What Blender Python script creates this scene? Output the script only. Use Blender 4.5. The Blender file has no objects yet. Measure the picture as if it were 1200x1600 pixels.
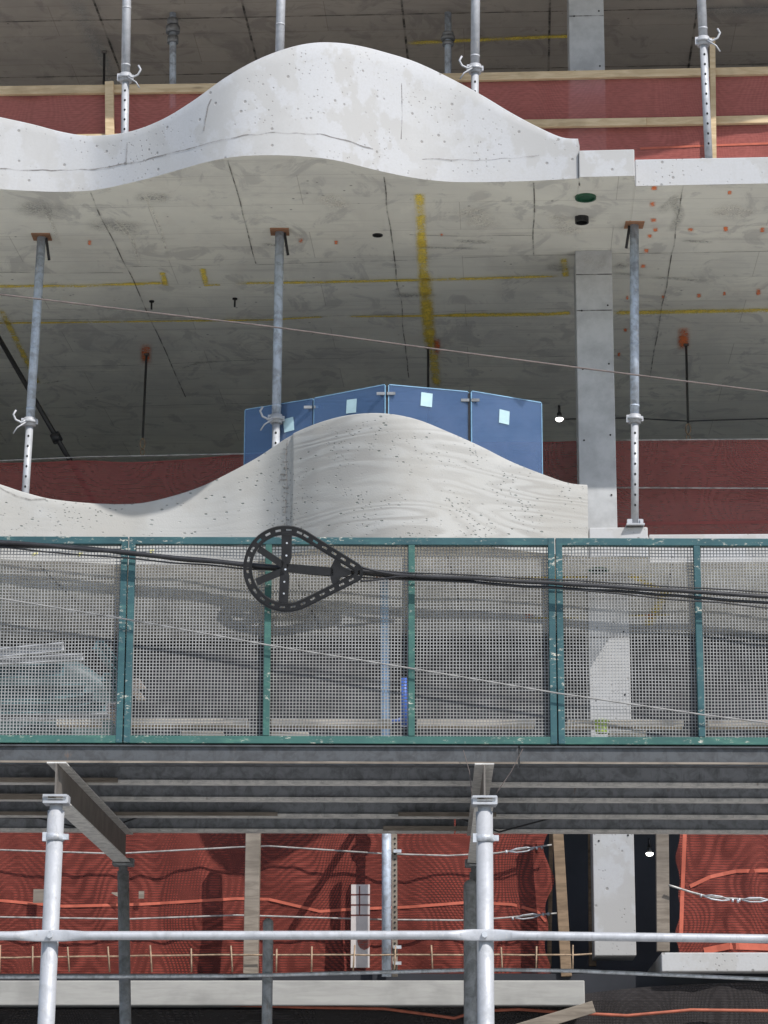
import bpy, math, random
from mathutils import Vector, Matrix, noise as mnoise

random.seed(7)
R = math.radians
scene = bpy.context.scene
COL = scene.collection

# ------------------------------------------------------------------ camera
F = 3917.0                      # focal length in pixels of the 1200 px wide photograph
ZC = 1.6                        # eye height
CAMROT = Matrix.Rotation(R(90 + 14.2), 3, 'X') @ Matrix.Rotation(R(0.17), 3, 'Z')
cam_d = bpy.data.cameras.new('camera')
cam = bpy.data.objects.new('camera', cam_d)
COL.objects.link(cam)
cam_d.sensor_fit = 'HORIZONTAL'
cam_d.sensor_width = 36.0
cam_d.lens = F / 1200 * 36.0
cam_d.clip_start = 0.1
cam_d.clip_end = 3000
cam.matrix_world = Matrix.Translation((0, 0, ZC)) @ CAMROT.to_4x4()
scene.camera = cam

# ------------------------------------------------------------------ light
SUN_TO = Vector((0.54, -0.735, 1.0)).normalized()
elev = math.asin(SUN_TO.z)
azim = math.atan2(SUN_TO.x, SUN_TO.y)
world = bpy.data.worlds.new('World')
scene.world = world
world.use_nodes = True
wn = world.node_tree
bg = wn.nodes['Background']
sky = wn.nodes.new('ShaderNodeTexSky')
sky.sky_type = 'NISHITA'
sky.sun_disc = False
sky.sun_elevation = elev
sky.sun_rotation = azim
wn.links.new(sky.outputs[0], bg.inputs[0])
bg.inputs[1].default_value = 0.12
sun_d = bpy.data.lights.new('sun', 'SUN')
sun_d.energy = 3.3
sun_d.angle = R(0.5)
sun_d.color = (1.0, 0.965, 0.925)
sun = bpy.data.objects.new('sun', sun_d)
COL.objects.link(sun)
sun.rotation_euler = SUN_TO.to_track_quat('Z', 'Y').to_euler()
sun.location = SUN_TO * 60
scene.view_settings.view_transform = 'Standard'
scene.view_settings.look = 'None'
scene.view_settings.gamma = 1
scene.view_settings.exposure = 0.5

# ------------------------------------------------------------------ pixel -> world helpers (surveying the photo)
def ray(x, y):
    return CAMROT @ Vector((x - 600, 800 - y, -F))
def onY(x, y, Y):
    d = ray(x, y); return Vector((0, 0, ZC)) + d * (Y / d.y)
def onZ(x, y, z):
    d = ray(x, y); return Vector((0, 0, ZC)) + d * ((z - ZC) / d.z)
PHI = R(2.9)
UD = Vector((math.cos(PHI), -math.sin(PHI), 0))
VD = Vector((math.sin(PHI), math.cos(PHI), 0))
O = onY(993, 290, 18.0)
def onV(x, y, v):
    d = ray(x, y); c = Vector((0, 0, ZC))
    p0 = O + VD * v
    return c + d * ((p0 - c).dot(VD) / d.dot(VD))
def proj(P):
    q = CAMROT.transposed() @ (Vector(P) - Vector((0, 0, ZC)))
    return 600 + q.x / -q.z * F, 800 - q.y / -q.z * F
def uvz(P):
    d = Vector(P) - O
    return d.dot(UD), d.dot(VD), P[2]
def B(u, v, z):
    p = O + UD * u + VD * v
    return Vector((p.x, p.y, z))
def lerp(a, b, t): return a + (b - a) * t
def interp(tab, x):
    if x <= tab[0][0]:
        (x0, y0), (x1, y1) = tab[0], tab[1]
    elif x >= tab[-1][0]:
        (x0, y0), (x1, y1) = tab[-2], tab[-1]
    else:
        for i in range(len(tab) - 1):
            if tab[i][0] <= x <= tab[i + 1][0]: break
        # monotone-ish cubic (catmull-rom) interpolation
        x0, y0 = tab[i]; x1, y1 = tab[i + 1]
        def sl(k):
            a = tab[max(k - 1, 0)]; b = tab[min(k + 1, len(tab) - 1)]
            return (b[1] - a[1]) / (b[0] - a[0])
        h = x1 - x0; t = (x - x0) / h
        m0, m1 = sl(i) * h, sl(i + 1) * h
        return ((2*t**3 - 3*t**2 + 1) * y0 + (t**3 - 2*t**2 + t) * m0 + (-2*t**3 + 3*t**2) * y1 + (t**3 - t**2) * m1)
    return y0 + (y1 - y0) * (x - x0) / (x1 - x0)

# ------------------------------------------------------------------ node material helpers
class NT:
    def __init__(s, name):
        s.m = bpy.data.materials.new(name); s.m.use_nodes = True
        s.t = s.m.node_tree; s.t.nodes.clear()
        s.out = s.t.nodes.new('ShaderNodeOutputMaterial')
        s.pos = s.t.nodes.new('ShaderNodeNewGeometry').outputs['Position']
    def n(s, typ, **k):
        o = s.t.nodes.new(typ)
        for a, b in k.items(): setattr(o, a, b)
        return o
    def link(s, v, sock):
        if isinstance(v, bpy.types.NodeSocket): s.t.links.new(v, sock)
        elif v is not None: sock.default_value = v
    def map(s, scale=(1, 1, 1), rot=(0, 0, 0), loc=(0, 0, 0), vec=None):
        o = s.n('ShaderNodeMapping'); s.link(vec or s.pos, o.inputs[0])
        o.inputs['Scale'].default_value = scale; o.inputs['Rotation'].default_value = rot; o.inputs['Location'].default_value = loc
        return o.outputs[0]
    def noise(s, scale, detail=4, rough=.6, vec=None, dist=0):
        o = s.n('ShaderNodeTexNoise'); s.link(vec or s.pos, o.inputs['Vector'])
        o.inputs['Scale'].default_value = scale; o.inputs['Detail'].default_value = detail
        o.inputs['Roughness'].default_value = rough; o.inputs['Distortion'].default_value = dist
        return o.outputs['Fac']
    def vor(s, scale, vec=None, feature='F1', rnd=1.0):
        o = s.n('ShaderNodeTexVoronoi', feature=feature); s.link(vec or s.pos, o.inputs['Vector'])
        o.inputs['Scale'].default_value = scale; o.inputs['Randomness'].default_value = rnd
        return o
    def wave(s, scale, dist, dscale=1, detail=2, vec=None, direction='Z'):
        o = s.n('ShaderNodeTexWave', bands_direction=direction); s.link(vec or s.pos, o.inputs['Vector'])
        o.inputs['Scale'].default_value = scale; o.inputs['Distortion'].default_value = dist
        o.inputs['Detail'].default_value = detail; o.inputs['Detail Scale'].default_value = dscale
        return o.outputs['Fac']
    def ss(s, v, a, b, lo=0.0, hi=1.0):
        o = s.n('ShaderNodeMapRange', interpolation_type='SMOOTHSTEP'); s.link(v, o.inputs[0])
        for i, q in enumerate((a, b, lo, hi)): o.inputs[i + 1].default_value = q
        return o.outputs[0]
    def math(s, op, a, b=None):
        o = s.n('ShaderNodeMath', operation=op); s.link(a, o.inputs[0])
        if b is not None: s.link(b, o.inputs[1])
        return o.outputs[0]
    def mix(s, f, a, b, blend='MIX'):
        o = s.n('ShaderNodeMix', data_type='RGBA', blend_type=blend)
        s.link(f, o.inputs[0])
        for v, k in ((a, 6), (b, 7)):
            if isinstance(v, tuple) and len(v) == 3: v = v + (1,)
            s.link(v, o.inputs[k])
        return o.outputs[2]
    def bump(s, h, strength=.3, dist=.01, normal=None):
        o = s.n('ShaderNodeBump'); s.link(h, o.inputs['Height'])
        o.inputs['Strength'].default_value = strength; o.inputs['Distance'].default_value = dist
        if normal: s.link(normal, o.inputs['Normal'])
        return o.outputs[0]
    def bsdf(s, col, rough=.8, metal=0, normal=None, spec=.4, alpha=None, emit=None, estr=0):
        o = s.n('ShaderNodeBsdfPrincipled')
        if isinstance(col, tuple) and len(col) == 3: col = col + (1,)
        s.link(col, o.inputs['Base Color']); s.link(rough, o.inputs['Roughness']); s.link(metal, o.inputs['Metallic'])
        o.inputs['Specular IOR Level'].default_value = spec
        if normal: s.link(normal, o.inputs['Normal'])
        if alpha is not None: s.link(alpha, o.inputs['Alpha'])
        if emit: o.inputs['Emission Color'].default_value = emit + (1,); o.inputs['Emission Strength'].default_value = estr
        return o.outputs[0]
    def done(s, sh):
        s.t.links.new(sh, s.out.inputs[0]); return s.m

def rots(*a): return tuple(R(x) for x in a)

def m_white_concrete(name='white_cast_concrete', k=1.0):
    t = NT(name)
    big = t.noise(1.5, 6, .62, dist=.5)
    pat = t.ss(t.noise(2.1, 7, .6, vec=t.map((1.6, 1.6, 1.3), loc=(3.1, 0, .5))), .48, .535)
    c = t.mix(pat, (.435, .44, .448), (.39, .387, .378))
    c = t.mix(t.ss(big, .40, .7), c, (.43, .43, .425))
    str_ = t.noise(7, 4, .7, vec=t.map((1, 1, .06)))
    c = t.mix(t.ss(str_, .55, .8, 0, .3), c, (.36, .355, .34))
    fine = t.noise(60, 3, .6)
    c = t.mix(t.ss(fine, .35, .75, 0, .35), c, (.38, .375, .365))
    v = t.vor(9, vec=t.map((1, 1, 1)))
    hole = t.ss(v.outputs['Distance'], .06, .14, 1, 0)
    v2 = t.vor(26)
    keep = t.ss(t.noise(2.5, 3), .42, .6)
    hole2 = t.math('MULTIPLY', t.ss(v2.outputs['Distance'], .11, .2, 1, 0), keep)
    h = t.math('MAXIMUM', hole, hole2)
    c = t.mix(t.math('MULTIPLY', h, .7), c, (.2, .19, .175))
    c = t.mix(1.0, c, (k, k, k), 'MULTIPLY')
    hh = t.math('SUBTRACT', t.math('MULTIPLY', fine, .2), h)
    return t.done(t.bsdf(c, .85, normal=t.bump(hh, .5, .006), spec=.25))

def m_grain_concrete():
    t = NT('board_marked_concrete')
    loc = t.map((.55, .55, 1.0), rot=(0, 0, 0))
    dist = t.noise(1.6, 3, .5, vec=loc)
    field = t.noise(1.15, 2, .45, vec=t.map((.22, .22, 2.1), loc=(.7, 0, .2)))
    fld = t.math('ADD', t.math('MULTIPLY', field, 24.0), t.math('MULTIPLY', t.noise(14, 3, .6, vec=t.map((.12, .12, 1))), 1.1))
    w = t.math('MULTIPLY', t.math('ADD', t.math('SINE', t.math('MULTIPLY', fld, 6.2832)), 1.0), .5)
    w = t.math('MULTIPLY', w, t.ss(t.noise(1.0, 3, .5, vec=t.map(loc=(1.3, 0, .4))), .38, .58, .55, 1))
    px = t.n('ShaderNodeSeparateXYZ'); t.link(t.pos, px.inputs[0])
    w = t.math('MULTIPLY', w, t.ss(px.outputs[0], -.78, -.62, .35, 1))
    c = t.mix(t.ss(w, .1, .9), (.405, .405, .392), (.315, .31, .295))
    c = t.mix(t.ss(dist, .4, .65, 0, .7), c, (.385, .378, .355))
    pat = t.ss(t.noise(1.7, 5, .6), .45, .62)
    c = t.mix(t.math('MULTIPLY', pat, .6), c, (.345, .335, .31))
    v = t.vor(11, vec=t.map((1, 1, 1.8)))
    keep = t.ss(t.noise(1.9, 4, .6), .42, .58)
    hole = t.math('MULTIPLY', t.ss(v.outputs['Distance'], .09, .17, 1, 0), keep)
    v2 = t.vor(34, vec=t.map((.8, .8, 1.4)))
    keep2 = t.ss(t.noise(3.1, 4, .6, vec=t.map(loc=(4, 2, 1))), .47, .6)
    hole = t.math('MAXIMUM', hole, t.math('MULTIPLY', t.ss(v2.outputs['Distance'], .13, .25, 1, 0), keep2))
    c = t.mix(t.math('MULTIPLY', hole, .75), c, (.15, .18, .165))
    fine = t.noise(80, 3, .6)
    hh = t.math('ADD', t.math('MULTIPLY', w, -.12), t.math('SUBTRACT', t.math('MULTIPLY', fine, .2), hole))
    return t.done(t.bsdf(c, .88, normal=t.bump(hh, .8, .009), spec=.2))

def m_soffit(name='soffit_concrete', tint=(1, 1, 1)):
    t = NT(name)
    rot = (0, 0, PHI)
    n1 = t.noise(.9, 6, .6, dist=.6)
    c = t.mix(t.ss(n1, .35, .68), (.86, .86, .77), (.76, .76, .69))
    n2 = t.noise(2.6, 7, .65, vec=t.map((1, .7, 1), loc=(2, 5, 0)), dist=1.2)
    c = t.mix(t.ss(n2, .52, .62, 0, .6), c, (.52, .52, .49))
    # pale dusty tracks
    v = t.vor(1.15, vec=t.map((1, .8, 1)), feature='DISTANCE_TO_EDGE')
    tr = t.math('MULTIPLY', t.ss(v.outputs['Distance'], .01, .07, 1, 0), t.ss(t.noise(3, 5, .7), .45, .6))
    c = t.mix(t.math('MULTIPLY', tr, .35), c, (.72, .70, .63))
    # streaks along the facade
    n3 = t.noise(3, 6, .7, vec=t.map((.25, 2.6, 1), rot=rot))
    c = t.mix(t.ss(n3, .5, .75, 0, .5), c, (.48, .475, .44))
    sp = t.vor(7)
    spot = t.math('MULTIPLY', t.ss(sp.outputs['Distance'], .05, .10, 1, 0), t.ss(t.noise(1.3), .5, .6))
    c = t.mix(t.math('MULTIPLY', spot, .7), c, (.10, .095, .09))
    br = t.n('ShaderNodeTexBrick'); t.link(t.map(rot=(0, 0, PHI), loc=(.35, .55, 0)), br.inputs['Vector'])
    br.inputs['Color1'].default_value = (1, 1, 1, 1); br.inputs['Color2'].default_value = (.90, .905, .915, 1); br.inputs['Mortar'].default_value = (.62, .61, .60, 1)
    br.inputs['Scale'].default_value = 1; br.inputs['Mortar Size'].default_value = .003; br.inputs['Brick Width'].default_value = 2.44; br.inputs['Row Height'].default_value = .61
    c = t.mix(.85, c, br.outputs['Color'], 'MULTIPLY')
    blot = t.noise(1.3, 8, .68, vec=t.map((1, .55, 1), rot=rot, loc=(7, 1, 0)))
    c = t.mix(t.ss(blot, .5, .58, 0, .16), c, (.46, .465, .45))
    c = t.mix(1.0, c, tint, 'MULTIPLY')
    fine = t.noise(40, 4, .6)
    return t.done(t.bsdf(c, .9, normal=t.bump(fine, .15, .004), spec=.15))

def m_paint(name, col, dens=.5, ends_soft=False):
    t = NT(name)
    uv = t.n('ShaderNodeUVMap'); sep = t.n('ShaderNodeSeparateXYZ'); t.link(uv.outputs[0], sep.inputs[0])
    edge = t.ss(t.math('ABSOLUTE', sep.outputs[1]), .1, 1.0, 1, 0)
    ends = t.ss(t.math('ABSOLUTE', sep.outputs[0]), .35, 1.0, 1, 0) if ends_soft else t.ss(t.math('ABSOLUTE', sep.outputs[0]), .85, 1.0, 1, 0)
    n = t.noise(3.3, 8, .75, dist=.8)
    n2 = t.noise(70, 4, .7)
    a = t.math('MULTIPLY', t.math('MULTIPLY', edge, ends), t.ss(n, .3, .66, .2, 1))
    a = t.math('MULTIPLY', a, t.ss(n2, .3, .6, .25, 1))
    a = t.math('MINIMUM', t.math('MULTIPLY', a, dens), .92)
    return t.done(t.bsdf(col, .9, alpha=a, spec=.1))

def m_seam(name='formwork_seam', col=(.07, .065, .06), hi=.75):
    t = NT(name)
    n = t.noise(5, 5, .7)
    return t.done(t.bsdf(col, .95, alpha=t.ss(n, .38, .6, .12, hi), spec=.05))

def m_galv(name='galvanised_steel', col=(.55, .57, .60), dark=(.30, .31, .32), rough=.42, metal=.35, splat=1.0):
    t = NT(name)
    n = t.noise(14, 6, .65, dist=.6)
    c = t.mix(t.ss(n, .38, .68), col, dark)
    st = t.noise(30, 4, .7, vec=t.map((1, 1, .12)))
    c = t.mix(t.ss(st, .55, .75, 0, .5), c, tuple(x * .6 for x in dark))
    sp = t.noise(38, 4, .7, vec=t.map((1, 1, .45), loc=(2, 7, 1)))
    c = t.mix(t.math('MULTIPLY', t.ss(sp, .62, .68, 0, splat), t.ss(t.noise(3.1, 3), .45, .6)), c, (.50, .49, .46))
    rust = t.noise(20, 5, .7, vec=t.map((1, 1, .3), loc=(5, 1, 3)))
    c = t.mix(t.ss(rust, .64, .74, 0, .6), c, (.16, .10, .065))
    r = t.ss(n, .3, .7, rough - .08, rough + .2)
    return t.done(t.bsdf(c, r, metal, normal=t.bump(n, .12, .002)))

def m_plain(name, col, rough=.7, metal=0, var=.25, scale=12, spec=.4):
    t = NT(name)
    n = t.noise(scale, 6, .65)
    c = t.mix(t.ss(n, .3, .72), tuple(min(1, x * (1 + var)) for x in col), tuple(x * (1 - var) for x in col))
    return t.done(t.bsdf(c, rough, metal, normal=t.bump(n, .15, .002), spec=spec))

def m_wood(name, c1, c2, scale=1.0):
    t = NT(name)
    v = t.map((.35, 3, 3))
    g = t.noise(9 * scale, 6, .65, vec=v, dist=.8)
    c = t.mix(t.ss(g, .35, .68), c1, c2)
    kn = t.vor(2.3, vec=t.map((.6, 3, 3)))
    c = t.mix(t.ss(kn.outputs['Distance'], .04, .12, .7, 0), c, tuple(x * .35 for x in c2))
    big = t.noise(2, 4)
    c = t.mix(t.ss(big, .45, .7, 0, .5), c, tuple(x * .6 for x in c2))
    return t.done(t.bsdf(c, .8, normal=t.bump(g, .2, .003), spec=.2))

def m_green_paint(name='teal_green_paint', g=1.0):
    t = NT(name)
    n = t.noise(5, 5, .6)
    c = t.mix(t.ss(n, .35, .7), (.030 * g, .090 * g, .100), (.022 * g, .068 * g, .079))
    fade = t.noise(24, 4, .7, vec=t.map((.2, 1, 1)))
    c = t.mix(t.ss(fade, .5, .78, 0, .6), c, (.065 * g, .165 * g, .15))
    chip = t.noise(55, 6, .75, vec=t.map((.45, 1, 1)))
    where = t.ss(t.noise(7, 4, .6), .45, .65)
    a = t.math('MULTIPLY', t.ss(chip, .555, .61), where)
    c = t.mix(a, c, (.52, .50, .42))
    return t.done(t.bsdf(c, .6, normal=t.bump(chip, .2, .002), spec=.35))

def m_net(name, col, open_=.35, sx=1.0, strength=.35):
    t = NT(name)
    # woven bands: two slightly different thread counts beat against each other in the cloth
    fld = t.math('MULTIPLY', t.noise(.8, 1, .3, vec=t.map((1.6, 1.6, 1))), 62.0)
    rings = t.math('ADD', t.math('MULTIPLY', t.math('SINE', t.math('MULTIPLY', fld, 6.2832)), .5), .5)
    w3 = t.wave(16, 2.5, .8, 2, vec=t.map((.12, .12, 1)), direction='Z')
    big = t.ss(t.noise(2.2, 4, .6, vec=t.map((1, 1, .5))), .3, .7)
    w = t.math('ADD', t.math('MULTIPLY', rings, .38), t.math('ADD', t.math('MULTIPLY', w3, .42), t.math('MULTIPLY', big, .2)))
    fade = t.ss(t.noise(1.7, 4, .6, vec=t.map(loc=(3, 1, 7))), .3, .7, .15, 1)
    w = t.math('ADD', t.math('MULTIPLY', t.math('SUBTRACT', w, .5), fade), .5)
    c = t.mix(t.ss(w, .15, .85), tuple(x * (1 - strength) for x in col), tuple(min(1, x * (1 + strength)) for x in col))
    th = t.noise(90, 2, .5, vec=t.map((.25, .25, 1)))
    c = t.mix(t.ss(th, .4, .65, 0, .3), c, tuple(x * .55 for x in col))
    d = t.n('ShaderNodeBsdfDiffuse'); t.link(c, d.inputs[0])
    tl = t.n('ShaderNodeBsdfTranslucent'); t.link(c, tl.inputs[0])
    m1 = t.n('ShaderNodeMixShader'); m1.inputs[0].default_value = .15
    t.link(d.outputs[0], m1.inputs[1]); t.link(tl.outputs[0], m1.inputs[2])
    tr = t.n('ShaderNodeBsdfTransparent')
    f = t.ss(w, .3, .8, max(0, open_ + .25 * strength), open_ - .22 * strength)
    m2 = t.n('ShaderNodeMixShader'); t.link(f, m2.inputs[0])
    t.link(m1.outputs[0], m2.inputs[1]); t.link(tr.outputs[0], m2.inputs[2])
    return t.done(m2.outputs[0])

def m_glass():
    t = NT('blue_filmed_glass')
    n = t.noise(5, 5, .6)
    dcol = t.mix(t.ss(n, .3, .7), (.10, .165, .29), (.14, .205, .34))
    d = t.n('ShaderNodeBsdfDiffuse'); t.link(dcol, d.inputs[0])
    tr = t.n('ShaderNodeBsdfTransparent'); tr.inputs[0].default_value = (.55, .72, .95, 1)
    m1 = t.n('ShaderNodeMixShader')
    m1.inputs[0].default_value = .68
    t.link(d.outputs[0], m1.inputs[1]); t.link(tr.outputs[0], m1.inputs[2])
    g = t.n('ShaderNodeBsdfGlossy'); g.inputs['Roughness'].default_value = .05; g.inputs[0].default_value = (.8, .9, 1, 1)
    m2 = t.n('ShaderNodeMixShader')
    fr = t.n('ShaderNodeFresnel'); fr.inputs[0].default_value = 1.45
    t.link(fr.outputs[0], m2.inputs[0])
    t.link(m1.outputs[0], m2.inputs[1]); t.link(g.outputs[0], m2.inputs[2])
    return t.done(m2.outputs[0])

def m_emit(name, col, s):
    t = NT(name)
    return t.done(t.bsdf((.9, .9, .88), .4, emit=col, estr=s))

M = dict(
    white=m_white_concrete(), grain=m_grain_concrete(),
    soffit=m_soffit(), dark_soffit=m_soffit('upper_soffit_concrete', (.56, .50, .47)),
    yellow=m_paint('yellow_marking_spray', (.95, .74, .12), 1.35),
    yellow_dab=m_plain('pale_yellow_dab', (.52, .49, .22), .9, 0, .3, 60, .1),
    orange=m_paint('orange_marking_spray', (.95, .25, .08), 1.35, True),
    stain=m_paint('grey_stain', (.46, .46, .435), .65, True),
    pale=m_paint('pale_scrape', (.78, .76, .70), .6, True),
    seam=m_seam(), crack=m_seam('hairline_crack', (.20, .19, .18), .7),
    pale_column=m_white_concrete('pale_column_concrete', .86),
    kerb=m_wood('board_cast_kerb', (.36, .355, .335), (.31, .305, .29)),
    column=m_plain('column_concrete', (.41, .415, .415), .88, 0, .14, 6, .2),
    galv=m_galv(), galv_white=m_galv('zinc_white_steel', (.42, .43, .45), (.34, .35, .365), .5, .2),
    fascia=m_galv('shed_fascia_steel', (.075, .08, .085), (.05, .052, .055), .55, .1, .06),
    galv_dull=m_galv('bluish_steel', (.44, .50, .58), (.26, .28, .31), .55, .2),  # bluish tone of the shaded shoring tubes put into the colour
    blue_steel=m_plain('light_blue_steel', (.28, .42, .60), .55, .1, .15),
    steel_dark=m_galv('shed_steel', (.25, .26, .27), (.15, .155, .16), .55, .2, .06),
    steel_light=m_galv('lit_shed_flange', (.62, .60, .56), (.42, .41, .39), .6, .05),  # paler than the web: light caught on the flanges put into the colour
    brown_steel=m_plain('rusty_brown_steel', (.145, .13, .115), .65, .1, .22, 5),
    black=m_plain('black_rubber', (.018, .018, .02), .45, 0, .3, 20),
    black_plastic=m_plain('black_plastic', (.016, .0165, .018), .38, 0, .25, 18),
    blackhole=m_plain('dark_void', (.012, .012, .012), .9),
    pale_wire=m_plain('grey_wire', (.24, .235, .225), .6, .1),
    dull_wire=m_plain('dull_brown_wire', (.13, .105, .095), .7, 0),
    wire=m_galv('steel_wire', (.42, .41, .39), (.22, .21, .20), .5, .3),
    wiremesh=m_plain('galvanised_mesh_wire', (.265, .265, .26), .6, .0, .2, 6),
    wood=m_wood('pale_lumber', (.60, .47, .30), (.46, .34, .20)),
    wood_grey=m_wood('weathered_lumber', (.26, .225, .185), (.16, .135, .11)),
    wood_brown=m_wood('brown_lumber', (.24, .17, .11), (.14, .10, .065)),
    deck_ply=m_wood('pale_plywood', (.68, .60, .46), (.58, .50, .37)),
    plank=m_wood('silvered_plank', (.55, .50, .42), (.40, .36, .30)),
    green=m_green_paint(), green_light=m_green_paint('faded_green_paint', 1.3),
    net=m_net('red_debris_net', (.235, .060, .046), .28, strength=.36),
    net_shade=m_net('shaded_red_debris_net', (.275, .082, .075), .25, strength=.12),  # copy of the red net, coloured apart for the bays in shade
    net_pink=m_net('faded_red_debris_net', (.43, .135, .118), .25, strength=.08),
    net_deep_shade=m_net('deep_shade_debris_net', (.055, .05, .05), .15, strength=.2),  # deep shade below the kerb beam put into the net's colour
    strip=m_plain('orange_net_selvage', (.42, .10, .06), .7, 0, .15, 10),
    orange_rope=m_plain('orange_rope', (.34, .10, .06), .7, 0, .2),
    glass=m_glass(), strip_shade=m_plain('shaded_net_selvage', (.22, .05, .045), .8, 0, .1),  # selvage of the shaded nets: same strip with the shade in its colour
    glass_edge=m_plain('cut_glass_edge', (.20, .36, .50), .3, 0, .2),
    sticker=m_plain('pale_blue_sticker', (.40, .56, .60), .6, 0, .08),
    white_sheet=m_plain('white_sheet', (.46, .42, .40), .7, 0, .08),
    lime=m_plain('lime_green_plastic', (.50, .66, .14), .5, 0, .12),
    green_plastic=m_plain('dark_green_plastic', (.02, .09, .05), .45, 0, .2),
    blue_plastic=m_plain('bright_blue_plastic', (.05, .12, .42), .45, 0, .2),
    teal_steel=m_plain('pale_teal_steel', (.065, .13, .145), .5, .15, .25),
    rebar=m_plain('rusty_rebar', (.30, .22, .15), .85, .1, .4, 25),
    tarp=m_plain('grey_green_wrap', (.045, .075, .078), .5, 0, .3, 5),
    plate=m_wood('plywood_pad', (.42, .22, .13), (.28, .16, .10)),
    asphalt=m_plain('pale_bounce_street', (.47, .46, .44), .9, 0, .25, 8),  # unseen street set far paler than asphalt to bounce sun onto the soffits
    sidewalk=m_plain('pale_pavement_concrete', (.34, .335, .32), .9, 0, .12, 4),
    dark_interior=m_plain('shaded_interior_black', (.024, .026, .032), .9, 0, .2, 2),  # near black: deep shade of the lowest storey put into the colour
    interior=m_plain('dim_interior_concrete', (.60, .595, .58), .9, 0, .12, 2),
    lamp=m_emit('lit_bulb', (1, .98, .92), 4.0),
)

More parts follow.
